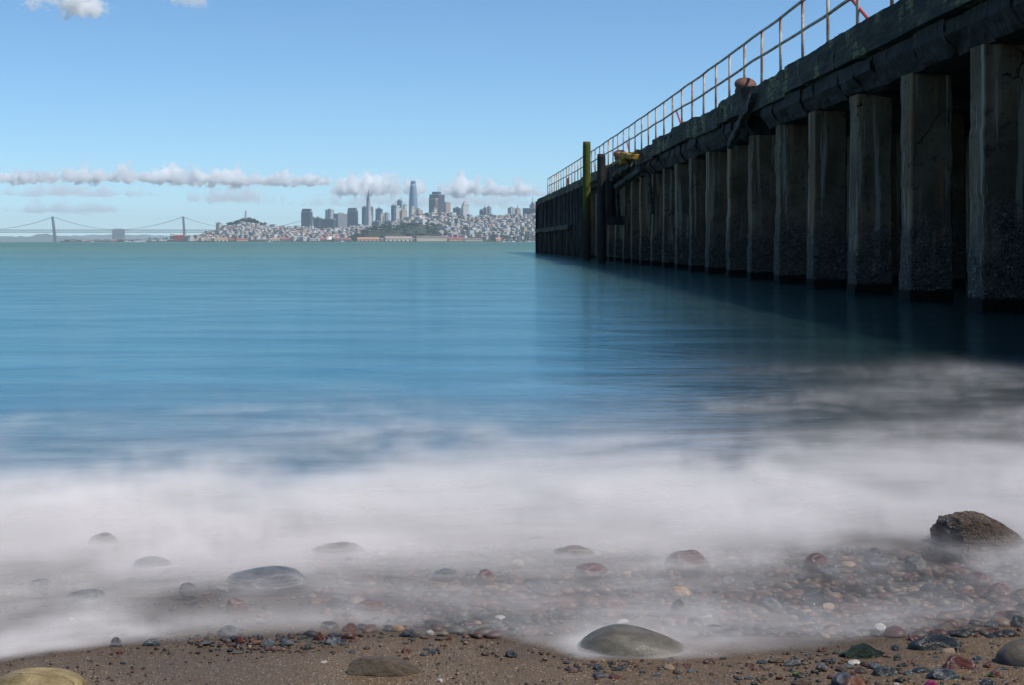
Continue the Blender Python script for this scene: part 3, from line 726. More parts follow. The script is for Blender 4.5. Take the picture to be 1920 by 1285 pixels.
def rx(d): return pier_x(d)+.5
d = 6.6; k = 0; post_d = []
while d < 125.5:
    post_d.append(d); lean = rd.uniform(-.02, .02)
    bm = bmesh.new(); add_tube(bm, (rx(d), d, ZD-.16), (rx(d)+lean, d+rd.uniform(-.03, .03), 5.92), .034, n=8); fix(bm); rpart("post", bm)
    bm2 = None
    d += 2.35
for nm, z in (("top_rail", 5.93), ("middle_rail", 5.33)):
    for a, b in ((6.6, 60), (60, post_d[-1])):
        bm = bmesh.new(); add_poly_tube(bm, [(rx(d)+noise.noise(Vector((d*.6, z, 0)))*.02, d, z+noise.noise(Vector((d*.35, 0, z)))*.035) for d in np.arange(a, b+.01, (b-a)/round((b-a)/.6))], .033, 8); rpart(nm, bm)
for d0 in (26.2, 50.8, 67.0, 84):
    bm = bmesh.new(); add_tube(bm, (rx(d0), d0+2.25, 5.36), (rx(d0)+.03, d0-.2, 4.3), .030); fix(bm); rpart("brace", bm, REDM if d0 < 70 else RM)
# bollards and the red barrier
BOL = plain("rusty_bollard_iron", (.14, .065, .045), .7, .45, 5)
def bollard(d, off, s, lab):
    t = empty("mooring_bollard", (pier_x(d)+off, d, 4.22)); tag(t, lab, "bollard", "mooring bollards on the pier deck")
    bm = bmesh.new(); prof = [(.30, 0), (.30, .05), (.19, .10), (.17, .30), (.22, .38)]
    n = 18; rings = [[bm.verts.new((r*s*math.cos(2*math.pi*i/n), r*s*math.sin(2*math.pi*i/n), z*s)) for i in range(n)] for r, z in prof]
    for A, B in zip(rings, rings[1:]):
        for i in range(n): bm.faces.new((A[i], A[(i+1) % n], B[(i+1) % n], B[i]))
    bm.faces.new(rings[-1]); bm.faces.new(rings[0][::-1]); fix(bm); mesh_obj("base", bm, BOL, t, True)
    bm = bmesh.new(); bmesh.ops.create_uvsphere(bm, u_segments=20, v_segments=12, radius=1)
    for v in bm.verts: v.co = Vector((v.co.x*.30*s, v.co.y*.44*s, .50*s+v.co.z*.19*s+v.co.y*.10*s))
    mesh_obj("cap", bm, BOL, t, True)
    bm = bmesh.new(); bmesh.ops.create_uvsphere(bm, u_segments=16, v_segments=10, radius=1)
    for v in bm.verts: v.co = Vector((v.co.x*.22*s, .52*s+v.co.y*.22*s, .36*s+v.co.z*.20*s))
    mesh_obj("horn", bm, BOL, t, True)
bollard(37.2, .12, .88, "rusty brown mooring bollard at the pier edge, the nearer and larger one")
bollard(68.0, .14, 1.0, "small rusty mooring bollard on the pier beside the orange lichened planks")
bar = empty("safety_barrier", (pier_x(108)+.9, 108, 4.22)); tag(bar, "red plastic safety barrier on the far end of the pier deck", "barrier")
RB = plain("red_barrier_plastic", (.62, .06, .03), .5, .3, 4)
for i in range(3):
    bm = bmesh.new()
    for zz in (.25, .6, .95): add_box(bm, -.03, .03, i*1.6, i*1.6+1.5, zz, zz+.16)
    for yy in (0, .75, 1.44): add_box(bm, -.04, .04, i*1.6+yy, i*1.6+yy+.06, 0, 1.2)
    fix(bm); mesh_obj("panel", bm, RB, bar)

# ------------------------------------------------------------------ free-standing piles
def weed_material():
    g = G("algae_covered_timber"); p = g.pos(); x, y, z = g.sep(p)
    n1 = g.noise(g.map(p, (6, 6, .9)), 1, 5, .6); n2 = g.noise(p, 7, 4)
    top = g.mix(n1, (.035, .045, .006), (.115, .125, .02))
    low = g.mix(n2, (.01, .01, .008), (.045, .042, .032))
    zz = g.math('ADD', z, g.math('MULTIPLY', g.math('SUBTRACT', n1, .5), 1.6))
    col = g.mix(g.maprange(zz, 1.2, 3.0), low, top)
    return g.done(g.bsdf(col, .85, .2, normal=g.bump(g.math('ADD', n1, n2), 1, .03)))
def free_pile(name, lab, px, ybot, ytop, wpx, mat, top_cut=0.):
    D = H*PXF/(ybot-Y0); x = (px-960)/PXF*D; r = wpx/2/PXF*D; zt = H+(Y0-ytop)*D/PXF
    bm = bmesh.new(); n = 20; rings = []
    for j in range(41):
        z = -1.5+(zt+1.5)*j/40; ring = []
        for i in range(n):
            a = 2*math.pi*i/n; k = 1+noise.fractal(Vector((math.cos(a)*1.4, math.sin(a)*1.4, z*.9+x)), 1, 2, 4)*.07
            rr = r*k*(.93 if j == 40 else 1)
            ring.append(bm.verts.new((x+rr*math.cos(a), D+rr*math.sin(a), z)))
        rings.append(ring)
    for A, B in zip(rings, rings[1:]):
        for i in range(n): bm.faces.new((A[i], A[(i+1) % n], B[(i+1) % n], B[i]))
    bm.faces.new(rings[-1]); fix(bm)
    o = mesh_obj(name, bm, mat, smooth=True); tag(o, lab, "pile")
free_pile("mooring_pile", "tall round timber pile green with algae, standing in the water by the pier", 1100, 489, 266, 15, weed_material())
free_pile("mooring_pile", "shorter black timber pile just right of the green one", 1127.5, 494, 289, 16, timber_material("black_pile_timber", (.008, .008, .008), (.05, .045, .04), axis='Z'))

# ================================================================== FAR SHORE
RIDGE = [(95, 453), (200, 452), (330, 451), (372, 447), (395, 439), (415, 432), (440, 422), (455, 416), (470, 416), (490, 423), (520, 429), (560, 430), (600, 434), (650, 430), (700, 425), (740, 419),
         (790, 404), (830, 404), (870, 408), (920, 410), (950, 407), (980, 406), (1010, 405), (1100, 402), (1300, 410)]
RPX = [a for a, b in RIDGE]; RPY = [b for a, b in RIDGE]
YS0, YCR = 5100.0, 6400.0
def land_z(x, y):
    px = 960+x/y*PXF; zr = (Y0-np.interp(px, RPX, RPY))*YCR/PXF
    u = np.clip((y-YS0-60)/(YCR-YS0-60), 0, 1); dn = np.clip((y-YCR)/1500, 0, 1)
    z = 2.5 + zr*(u**.85)*(1-dn*.8)
    b = np.exp(-((px-745)/62)**4)*24*np.clip((y-5150)/120, 0, 1)*np.clip((6100-y)/700, 0, 1)
    z = z + b
    return np.where(y < YS0+1, -1.0, z)
def lz(x, y): return float(land_z(np.array(float(x)), np.array(float(y))))
def land_material():
    g = G("town_hillside"); n1 = g.noise(g.pos(), .012, 5)
    return g.done(g.bsdf(g.mix(g.maprange(n1, .4, .6), (.06, .065, .05), (.03, .045, .028)), .9, .1))
pxs = np.linspace(112, 1300, 240); yl = np.concatenate([[YS0, YS0+2, YS0+30], np.linspace(YS0+60, 8200, 70)])
PP = []
for y in yl:
    x = (pxs-960)/PXF*y; PP.append(np.stack([x, np.full_like(x, y), land_z(x, np.full_like(x, y))], -1))
tag(grid_obj("city_hillside", np.array(PP), land_material()), kind="structure")
def far(px, py, D): return (px-960)/PXF*D, H+(Y0-py)*D/PXF

# distant hills
def hills(D, prof, name, mat):
    pts = np.array(prof, float); px = np.linspace(pts[0, 0], pts[-1, 0], 160); py = np.interp(px, pts[:, 0], pts[:, 1])
    rows = []
    for k, (dy, f) in enumerate(((0, -.05), (300, .25), (900, .62), (1500, .9), (2000, 1.0), (2600, .8), (3400, .2))):
        y = D+dy; x = (px-960)/PXF*y
        h = ((Y0-py)*(D+2000)/PXF)*f*(1+.16*smooth_noise(px, px*0+dy*.01, .22, k)+.08*smooth_noise(px, px*0, .7, 9+k))
        rows.append(np.stack([x, np.full_like(x, y), h], -1))
    return tag(grid_obj(name, np.array(rows), mat), kind="structure")
HM = plain("far_wooded_hills", (.07, .09, .06), .9, .4, .0015)
hills(15500, [(-900, 446), (-300, 442), (-60, 446), (0, 445), (20, 443), (55, 444), (75, 439), (90, 438), (112, 443), (135, 446), (200, 450), (260, 451), (420, 453)], "hills", HM)
hills(21000, [(-900, 440), (-200, 441), (0, 443), (60, 445), (130, 442), (200, 440), (280, 441), (340, 443), (400, 441), (500, 443), (640, 447), (900, 450)], "hills", HM)

# ------------------------------------------------------------------ suspension bridge
STEEL = plain("grey_bridge_steel", (.10, .12, .14), .5, .2, .01)
DB = 9700.0
br = empty("suspension_bridge", (far(100, 0, DB)[0], DB, 0)); tag(br, "long grey suspension bridge with tall towers crossing the bay at the left", "bridge")
bo = Vector((-br.location.x, -DB, 0))
def bpart(name, bm, mat=STEEL):
    bmesh.ops.translate(bm, verts=bm.verts[:], vec=bo); o = mesh_obj(name, bm, mat); o.parent = br; return o
zt = far(0, 434.2, DB)[1]; zb_ = far(0, 431, DB)[1]; zlow = far(0, 436.4, DB)[1]
def bx(px): return far(px, 0, DB)[0]
bm = bmesh.new(); add_box(bm, bx(-260), bx(700), DB-10, DB+10, zb_-3.5, zb_); fix(bm); bpart("upper_deck", bm)
bm = bmesh.new(); add_box(bm, bx(-260), bx(700), DB-10, DB+10, zlow, zlow+3.5); fix(bm); bpart("lower_deck", bm)
bm = bmesh.new(); px = -260; kk = 0
while px < 700:
    for yy in (DB-10, DB+10):
        a = (bx(px), yy, zlow+3); b = (bx(px+3), yy, zb_-3)
        add_tube(bm, a, b, .7, n=4); add_tube(bm, b, (bx(px+6), yy, zlow+3), .7, n=4)
    px += 6
fix(bm); bpart("truss", bm)
TOW = [(-145, 0), (100, 11), (343, 6), (586, 3)]
for px, lean in TOW:
    ztop = far(0, 406.3, DB)[1]; bm = bmesh.new(); x = bx(px+3)
    for yy in (DB-11, DB+11):
        add_prism(bm, SQ, [(-5, 13, 8), (60, 10, 7, -lean*.4, 0), (ztop, 7.5, 6, -lean*1.4, 0)], loc=(x, yy, 0))
    for j in range(5):
        z = 8+j*30; s = -lean*1.4*z/ztop
        if j in (2,): continue
        add_tube(bm, (x+s, DB-11, z), (x+s, DB+11, z+26), 1.6, n=4); add_tube(bm, (x+s, DB+11, z), (x+s, DB-11, z+26), 1.6, n=4)
        add_box(bm, x+s-3, x+s+3, DB-11, DB+11, z+26, z+30)
    fix(bm); t = bpart("tower", bm)
def cable(pa, ya, pb, yb, sag):
    pts = []
    for i in range(25):
        u = i/24; py = ya+(yb-ya)*u; pyy = py+sag*4*u*(1-u)
        pts.append((bx(pa+(pb-pa)*u), pyy))
    for yy in (DB-10, DB+10):
        bm = bmesh.new(); add_poly_tube(bm, [(x, yy, far(0, p, DB)[1]) for x, p in pts], .8, 5); bpart("cable", bm)
    bm = bmesh.new()
    for x, p in pts[1:-1]:
        z = far(0, p, DB)[1]
        if z > zb_+3: add_tube(bm, (x, DB-10, zb_-1), (x, DB-10, z), .35, n=4)
    fix(bm); bpart("hangers", bm)
for a, b, m in ((100, 222, 5.2), (343, 222, 5.2), (-22, 100, 5.2), (-22, -145, 5.2), (343, 464, 5.2), (586, 464, 5.2)):
    ya = 406.8 if a in (100, 343, 586) else 431.2; yb = 406.8 if b in (100, -145) else 431.2
    cable(a, ya, b, yb, 5.2)
bm = bmesh.new(); x0 = bx(212); x1 = bx(232); add_box(bm, x0, x1, DB-22, DB+22, -4, zb_+1)
add_prism(bm, SQ, [(zb_+1, x1-x0, 40), (zb_+7, (x1-x0)*.7, 34)], loc=((x0+x1)/2, DB, 0)); fix(bm); bpart("anchorage", bm, plain("anchorage_concrete", (.22, .23, .24), .8, .2, .02))

# ------------------------------------------------------------------ city buildings
def facade(name, wall, glass, fl=3.6, bay=3.6, wf=.55, rough=.5, vert=False):
    g = G(name); p = g.obj(); x, y, z = g.sep(p)
    fz = g.math('FRACT', g.math('DIVIDE', z, fl)); mz = g.math('LESS_THAN', fz, wf)
    fx = g.math('FRACT', g.math('DIVIDE', g.math('ADD', x, y), bay)); mx = g.math('LESS_THAN', fx, wf)
    m = mx if vert else g.math('MULTIPLY', mz, mx)
    nz_ = g.noise(p, .05, 3)
    col = g.mix(m, wall, glass); col = g.mix(g.math('MULTIPLY', nz_, .35), col, tuple(c*.6 for c in wall))
    r = g.math('SUBTRACT', rough, g.math('MULTIPLY', m, rough-.25))
    return g.done(g.bsdf(col, r, .4))
F = dict(
 dark=facade("dark_glass_tower", (.07, .085, .10), (.03, .045, .06), 8, 5, .6, .4, True),
 slate=facade("slate_tower", (.10, .115, .13), (.04, .055, .07), 4, 6, .5),
 navy=facade("navy_granite_tower", (.055, .055, .075), (.025, .03, .045), 12, 6, .55, .4, True),
 glass=facade("blue_glass_tower", (.10, .22, .34), (.05, .14, .25), 14, 7, .6, .2),
 steel=facade("pale_blue_glass", (.22, .30, .38), (.10, .19, .29), 4, 9, .6, .25),
 grey=facade("grey_office_tower", (.26, .27, .28), (.10, .12, .14), 4, 4, .5),
 white=facade("white_stone_tower", (.62, .60, .56), (.22, .24, .26), 4, 5, .45),
 ribbed=facade("white_ribbed_tower", (.60, .60, .60), (.08, .10, .13), 4, 12, .5, .5, True),
 cream=facade("cream_apartment", (.62, .54, .42), (.26, .24, .22), 4, 5, .4),
 tan=facade("tan_apartment", (.50, .38, .27), (.22, .18, .15), 4, 6, .4),
 pink=facade("pinkish_brick_tower", (.46, .31, .25), (.20, .15, .14), 4, 5, .4),
 brown=facade("brown_tower", (.20, .15, .13), (.08, .07, .07), 4, 5, .5),
 green=facade("grey_green_apartment", (.22, .26, .24), (.08, .11, .11), 4, 8, .5),
 red=facade("red_brick_building", (.30, .09, .07), (.10, .04, .04), 5, 7, .35),
)
ROOF = plain("grey_flat_roof", (.28, .27, .26), .9, .2, .05); WROOF = plain("white_flat_roof", (.62, .61, .60), .8, .1, .05)
TH = R(-35)
def tower(label, l, r, top, base, mat, split=.6, D=7600, tiers=(), roof=ROOF, name="office_tower", cat="skyscraper", poly=SQ, antenna=None, crown=True, topscale=1.0):
    """l..r apparent width; split = share taken by the shaded left face; tiers: (label part name, l, r, top)"""
    Wt = (r-l)/PXF*D; wl = Wt*split/math.cos(TH); wr = Wt*(1-split)/abs(math.sin(TH))
    cx = ((l+r)/2-960)/PXF*D; z1 = H+(Y0-top)*D/PXF; zb = max(0., H+(Y0-base)*D/PXF-45)
    t = empty(name, (cx, D, zb), TH); tag(t, label, cat)
    bm = bmesh.new(); add_prism(bm, poly, [(0, wl, wr), (z1-zb-4, wl*topscale, wr*topscale)]); fix(bm); mesh_obj("wall", bm, mat, t)
    bm = bmesh.new(); add_prism(bm, poly, [(z1-zb-4+.02, wl*1.01*topscale, wr*1.01*topscale), (z1-zb, wl*1.01*topscale, wr*1.01*topscale)])
    if crown and not tiers:
        add_box(bm, -wl*.22, wl*.15, -wr*.2, wr*.22, z1-zb, z1-zb+5)
    fix(bm); mesh_obj("roof", bm, roof, t)
    zc = z1
    for (nm, a, b, tp, m2) in tiers:
        W2 = (b-a)/PXF*D; ox = ((a+b)/2-(l+r)/2)/PXF*D; w2l = W2*split/math.cos(TH); w2r = W2*(1-split)/abs(math.sin(TH)); z2 = H+(Y0-tp)*D/PXF
        bm = bmesh.new(); c_, s_ = math.cos(-TH), math.sin(-TH)
        add_prism(bm, poly, [(zc-zb+.02, w2l, w2r), (z2-zb, w2l, w2r)], loc=(ox*c_, ox*s_, 0)); fix(bm); mesh_obj(nm, bm, m2 or mat, t); zc = z2
    if antenna:
        pxa, ya = antenna; ox = (pxa-(l+r)/2)/PXF*D; c_, s_ = math.cos(-TH), math.sin(-TH)
        bm = bmesh.new(); add_tube(bm, (ox*c_, ox*s_, zc-zb), (ox*c_, ox*s_, H+(Y0-ya)*D/PXF-zb), 1.5, .7, 6); fix(bm); mesh_obj("antenna", bm, STEEL, t)
    return t
tower("dark slab tower standing alone left of the downtown towers", 564, 586.5, 397, 430, F['dark'], .82, tiers=(("crown", 565.6, 584.5, 391.8, None),))
tower("low slate office block right of the lone dark tower", 588.5, 604, 408.5, 430, F['slate'], .75, 7500)
tower("wide dark blue-grey office block behind the church spires", 600, 631, 410.5, 432, F['dark'], .85, 7400)
tower("slim white ribbed tower above the wide dark block", 609.7, 626.5, 393.5, 425, F['ribbed'], .68, 7900)
tower("broad grey office slab right of the white ribbed tower", 626.5, 652, 401, 432, F['grey'], .35, 7700)
tower("dark tower with stepped shoulders left of the pyramid", 650.8, 672, 395, 432, F['slate'], .85, 7550, tiers=(("crown", 651.8, 669.5, 390.3, None),))
tower("slate tower close behind the pyramid's left side", 678, 689.5, 388.3, 425, F['slate'], .9, 7900)
tower("slim brown tower behind the pyramid's right side", 694.5, 700, 388.3, 425, F['brown'], .4, 8000)
tower("bright blue glass tower right of the pyramid", 703.6, 718, 391.6, 422, F['glass'], .85, 7600)
tower("left one of the paired cream apartment towers", 711, 719.5, 400.5, 420, F['cream'], .45, 7000, name="apartment_tower", cat="tower")
tower("right one of the paired cream apartment towers, with white stripes", 720.5, 730, 400, 420, F['ribbed'], .5, 7000, name="apartment_tower", cat="tower")
tower("blue-grey tower at the left of the central cluster", 733, 743, 385.5, 420, F['slate'], .8, 7600, antenna=(741.5, 378))
tower("blue glass tower with a spire behind the central cluster", 744, 754.5, 376, 410, F['glass'], .8, 7900, antenna=(752.3, 369.5))
tower("white stone apartment tower at the front of the central cluster", 738.5, 752.5, 389, 426, F['white'], .35, 6900, tiers=(("penthouse", 741.5, 749, 385.5, None),), name="apartment_tower", cat="tower")
tower("tan apartment tower at the right front of the central cluster", 749.5, 763.2, 396, 428, F['tan'], .35, 6800, tiers=(("penthouse", 752, 761, 393, None),), name="apartment_tower", cat="tower")
tower("slim beige crested tower behind the tan apartment tower", 755.5, 763, 384.5, 410, F['cream'], .45, 7300)
tower("small beige domed block at the foot of the tallest tower", 769, 777.7, 390, 412, F['cream'], .4, 6900, tiers=(("cupola", 771, 776, 387, None),), name="apartment_tower", cat="tower")
tower("beige stepped block right of the tallest tower", 780, 792.5, 394, 412, F['tan'], .45, 6900, tiers=(("penthouse", 781.5, 788, 390, None),), name="apartment_tower", cat="tower")
tower("dark navy tower with stepped top right of the tallest tower", 805, 833.6, 364.7, 400, F['navy'], .66, 7700, tiers=(("crown", 810, 827.2, 360, None),))
tower("tan-topped brown tower in front of the dark navy tower", 804, 822, 373, 402, F['brown'], .68, 7100, tiers=(("crown", 803.6, 822.4, 371.8, F['tan']),), roof=F['tan'])
tower("cream block on the slope below the brown tower", 809.6, 819.5, 391, 415, F['cream'], .5, 6600, name="apartment_tower", cat="tower")
tower("pinkish brick tower right of the dark navy tower", 833.5, 844.8, 381, 408, F['pink'], .25, 7100, tiers=(("crown", 834.5, 843, 378.8, None),), name="apartment_tower", cat="tower")
tower("low dark blue tower left of the white stepped tower", 849, 866.5, 390, 415, F['slate'], .75, 7500)
t = tower("white stepped tower bright in the sun, right of downtown", 865.5, 879, 385, 416, F['white'], .25, 7000, tiers=(("upper_tier", 867.5, 878, 380.5, None), ("crown", 869.5, 876, 376.8, None)), name="apartment_tower", cat="tower")
tower("darker left wing of the grey stepped hotel block", 898.8, 907, 394, 418, F['slate'], .8, 7000, name="hotel_tower", cat="tower")
tower("grey middle tower of the hotel block with a mast", 905, 914, 390.5, 418, F['grey'], .7, 7050, antenna=(908.2, 384.5), name="hotel_tower", cat="tower")
tower("right tower of the grey hotel block", 912.5, 921.2, 388.2, 418, F['grey'], .5, 7100, name="hotel_tower", cat="tower")
tower("low pinkish block at the foot of the grey hotel block", 914, 931, 403.5, 416, F['pink'], .5, 6600, name="apartment_block", cat="building")
tower("grey striped tower left of the pink domed one", 952, 966.5, 390, 412, F['ribbed'], .4, 7000, name="apartment_tower", cat="tower")
tower("pink-tan tower with a rounded top", 965.5, 976.7, 392.5, 412, F['pink'], .35, 6900, tiers=(("upper_tier", 967.5, 975, 390, None),), name="apartment_tower", cat="tower", antenna=(970.3, 384.5))
tower("broad blue-grey hotel beside the pier's end", 980, 1012, 390.5, 410, F['slate'], .7, 7000, tiers=(("upper_tier", 993, 1004.5, 384, F['grey']), ("crown", 995.5, 1002.5, 380, F['grey'])), antenna=(998.3, 369), name="hotel_tower", cat="tower")
tower("square white building low down under the tallest tower", 777, 797, 407, 424, F['white'], .55, 5900, name="apartment_block", cat="building", roof=WROOF)
tower("left one of the two long grey-green apartment slabs above the woods", 697, 716, 415.5, 430, F['green'], .75, 5800, name="apartment_block", cat="building")
tower("right one of the two long grey-green apartment slabs above the woods", 719, 740.5, 415.8, 430, F['green'], .75, 5800, name="apartment_block", cat="building")
tower("grey-green block in the houses left of the pier", 936, 949, 423, 438, F['green'], .8, 5700, name="apartment_block", cat="building")
tower("white block in the houses close to the pier's end", 991, 999.5, 422, 434, F['white'], .4, 5700, name="apartment_block", cat="building", roof=WROOF)
tower("beige block on the slope right of the pinkish brick tower", 835, 850, 408, 420, F['cream'], .55, 6300, name="apartment_block", cat="building")
tower("narrow tan block right of the grey-green block", 949.5, 955.5, 424, 437, F['tan'], .35, 5750, name="apartment_block", cat="building")
tower("cream apartment block with flagpole on the far left hill", 405, 416.5, 419, 432, F['cream'], .6, 6200, name="apartment_block", cat="building", antenna=(405.2, 415))
tower("yellowish building at the foot of the woods", 819, 828, 436, 447, F['cream'], .45, 5400, name="apartment_block", cat="building", roof=plain("red_tile_roof", (.32, .12, .07), .8, .2, .05))
tower("tan mid-rise on the slope right of the woods", 881, 889, 429, 441, F['tan'], .45, 5600, name="apartment_block", cat="building")
tower("pale mid-rise on the lower slope right of the tan one", 897, 912, 428.5, 440, F['white'], .45, 5600, name="apartment_block", cat="building", roof=WROOF)
tower("blue-grey mid-rise above the tan mid-rise", 862, 872, 421, 434, F['grey'], .6, 5800, name="apartment_block", cat="building")
# pyramid tower
D = 7500; t = empty("pyramid_tower", ((690.6-960)/PXF*D, D, 20), R(-35)); tag(t, "tall slender white pyramid tower tapering to a spire", "skyscraper")
PYR = facade("white_quartz_pyramid", (.50, .48, .47), (.26, .26, .28), 4, 6, .5)
zz = lambda py: H+(Y0-py)*D/PXF-20
w0 = 22/PXF*D*.72; w1 = 5.4/PXF*D*.72
bm = bmesh.new(); add_prism(bm, SQ, [(0, w0, w0), (zz(376), w1, w1)]); fix(bm); mesh_obj("wall", bm, PYR, t)
bm = bmesh.new(); add_prism(bm, SQ, [(zz(376)+.02, w1*.98, w1*.98), (zz(354.4), .8, .8)]); fix(bm); mesh_obj("spire", bm, STEEL, t)
wing = plain("pyramid_wing", (.45, .43, .42), .6, .1, .02)
for s in (-1, 1):
    bm = bmesh.new(); add_prism(bm, SQ, [(zz(415), 4, 10), (zz(375), 3, 6)], loc=(s*w1*.85, 0, 0)); fix(bm); mesh_obj("wing", bm, wing, t)
# tallest tower, rounded taper
D = 8000; t = empty("rounded_glass_tower", ((774.8-960)/PXF*D, D, 20), R(-35)); tag(t, "tallest tower on the skyline, blue glass with a rounded tapering top", "skyscraper")
zz = lambda py: H+(Y0-py)*D/PXF-20
rp = []
for i in range(24):
    a = 2*math.pi*i/24+.13; c_, s_ = math.cos(a), math.sin(a); q = (abs(c_)**4+abs(s_)**4)**-.25; rp.append((.5*c_*q, .5*s_*q))
LV = [(0, 17.2), (zz(400), 17.2), (zz(380), 16.4), (zz(365), 14.8), (zz(352), 12.2), (zz(345), 10.4)]
bm = bmesh.new(); add_prism(bm, rp, [(z, wd/PXF*D*.84, wd/PXF*D*.84) for z, wd in LV]); fix(bm); mesh_obj("wall", bm, F['steel'], t, True)
bm = bmesh.new(); add_prism(bm, rp, [(z, wd/PXF*D*.84, wd/PXF*D*.84) for z, wd in ((zz(345)+.02, 10.4), (zz(339.6), 9.0))]); fix(bm); mesh_obj("crown", bm, F['glass'], t)
# hilltop column tower
D = 6350; t = empty("hilltop_tower", ((460.7-960)/PXF*D, D, 60)); tag(t, "pale fluted column tower on top of the wooded hill", "tower")
zz = lambda py: H+(Y0-py)*D/PXF-60
CT = plain("pale_column_concrete", (.46, .42, .38), .8, .15, .05)
bm = bmesh.new(); wd = 3.3/PXF*D; add_prism(bm, ngon(16), [(0, wd*1.5, wd*1.5), (zz(412), wd*1.5, wd*1.5), (zz(411.8), wd*1.12, wd*1.12), (zz(399), wd, wd)]); fix(bm); mesh_obj("shaft", bm, CT, t, False)
bm = bmesh.new(); add_prism(bm, ngon(16), [(zz(399)+.02, wd*1.12, wd*1.12), (zz(397), wd*1.12, wd*1.12), (zz(396.9), wd*.8, wd*.8), (zz(395), wd*.8, wd*.8)]); fix(bm); mesh_obj("crown", bm, CT, t)
# twin spires
for px, lab in ((581.2, "left one of the twin white church spires"), (587.3, "right one of the twin white church spires")):
    D = 6000; t = empty("church_spire", ((px-960)/PXF*D, D, 15)); tag(t, lab, "spire", "twin church spires")
    zz = lambda py: H+(Y0-py)*D/PXF-15
    SP = F['white']; bm = bmesh.new(); add_prism(bm, SQ, [(0, 4.6, 4.6), (zz(429), 4.6, 4.6)], rz=.5); fix(bm); mesh_obj("wall", bm, SP, t)
    bm = bmesh.new(); add_prism(bm, ngon(8), [(zz(429)+.02, 4.4, 4.4), (zz(421), .4, .4)]); fix(bm); mesh_obj("roof", bm, plain("white_spire_stone", (.7, .68, .64), .7, .1, .1), t)

# ------------------------------------------------------------------ waterfront sheds
ORF = plain("orange_shed_roof", (.42, .22, .14), .8, .25, .03); PRF = plain("pinkish_shed_roof", (.36, .25, .22), .8, .2, .03); BRF = plain("brown_shed_roof", (.20, .14, .11), .8, .2, .03)
GRF = plain("grey_shed_roof", (.22, .22, .22), .8, .25, .03); RRF = plain("red_shed_roof", (.34, .09, .07), .8, .25, .03)
CW = plain("cream_shed_wall", (.74, .66, .48), .8, .1, .03); WW = plain("white_shed_wall", (.70, .67, .60), .8, .1, .03); DW = plain("dark_opening", (.035, .04, .045), .5, .2, .03); GW = plain("grey_shed_wall", (.30, .30, .30), .8, .2, .03)
PW = plain("salmon_shed_wall", (.58, .40, .30), .8, .15, .03)
def shed(label, l, r, top, base, wall, roof, D=5115, doors=0, rows=0, depth=45, rh=.34, rz=R(12), name="pier_shed", cat="shed", group=None):
    W = (r-l)/PXF*D/math.cos(rz)*.97; cx = ((l+r)/2-960)/PXF*D; zt_ = H+(Y0-top)*D/PXF; z0 = 1.2; hw = (zt_-z0)*(1-rh)
    t = empty(name, (cx, D+depth/2+8, z0), rz); tag(t, label, cat, group)
    bm = bmesh.new(); add_box(bm, -W/2, W/2, -depth/2, depth/2, -2.5, hw); fix(bm); mesh_obj("wall", bm, wall, t)
    bm = bmesh.new(); add_prism(bm, SQ, [(hw+.02, W*1.01, depth*1.03), (zt_-z0, W*.99, .6)]); fix(bm); mesh_obj("roof", bm, roof, t)
    for i in range(doors):
        bm = bmesh.new(); x = -W/2+W*(i+.7)/(doors+.4); add_box(bm, x-2.2, x+2.2, -depth/2-.15, -depth/2+.2, -.5, hw*.62); fix(bm); mesh_obj("door", bm, DW, t)
    for k in range(rows):
        n = int(W/5.2); zc = hw*(.40+.34*k) if rows > 1 else hw*.62
        for i in range(n):
            if n > 26 and i % 2: continue
            x = -W/2+W*(i+.5)/n; bm = bmesh.new(); add_box(bm, x-1.5, x+1.5, -depth/2-.12, -depth/2+.2, zc-.8, zc+.8); fix(bm); mesh_obj("window", bm, DW, t)
    return t
shed("grey gable-ended shed with an orange roof at the foot of the woods", 667, 709, 445, 453, PW, ORF, doors=5, rh=.45)
shed("small dark grey shed between the first and second long pier sheds", 711, 719, 446.5, 453, GW, GRF, rh=.3)
shed("long cream pier shed with a pink roof, second from the left", 719.5, 771.5, 443.5, 453, CW, PRF, doors=6, rows=1, rh=.36)
shed("low grey shed left of the long white building", 772, 778, 447, 453, GW, GRF)
shed("long white two-storey pier building with brown roof and rows of windows", 778, 838, 442.8, 453, CW, BRF, rows=2, rh=.27)
shed("long salmon pier shed with a red roof, rightmost of the long sheds", 838.5, 868, 445, 453, PW, RRF, rows=1)
shed("long low white shed with brown roof and orange doors at the right end", 868, 903, 446.6, 453, WW, BRF, rows=1, rh=.4)
shed("red-roofed building standing behind the salmon shed", 836, 850, 440.5, 449, F['red'], RRF, 5300, rh=.3)
shed("second red-roofed building behind the salmon shed", 851, 865, 440, 449, F['red'], RRF, 5320, rh=.3)
shed("red brick warehouse on the low spit under the bridge", 323, 343, 440.5, 452, F['red'], RRF, 5400, rh=.15)
shed("dark gabled block left of the red brick warehouse", 315, 323, 439, 452, F['brown'], GRF, 5420, rh=.3)
shed("small orange-roofed boathouse near the pier's end", 928, 938, 445.5, 453, PW, ORF, rh=.5)
shed("dark low pier shed under the church spires", 543, 576, 443, 452, GW, GRF, 5250, rh=.3)
shed("white tent-roofed building on the waterfront left of the woods", 611, 622, 443.5, 449, WW, WROOF, 5250, rh=.6)
rs = random.Random(4)
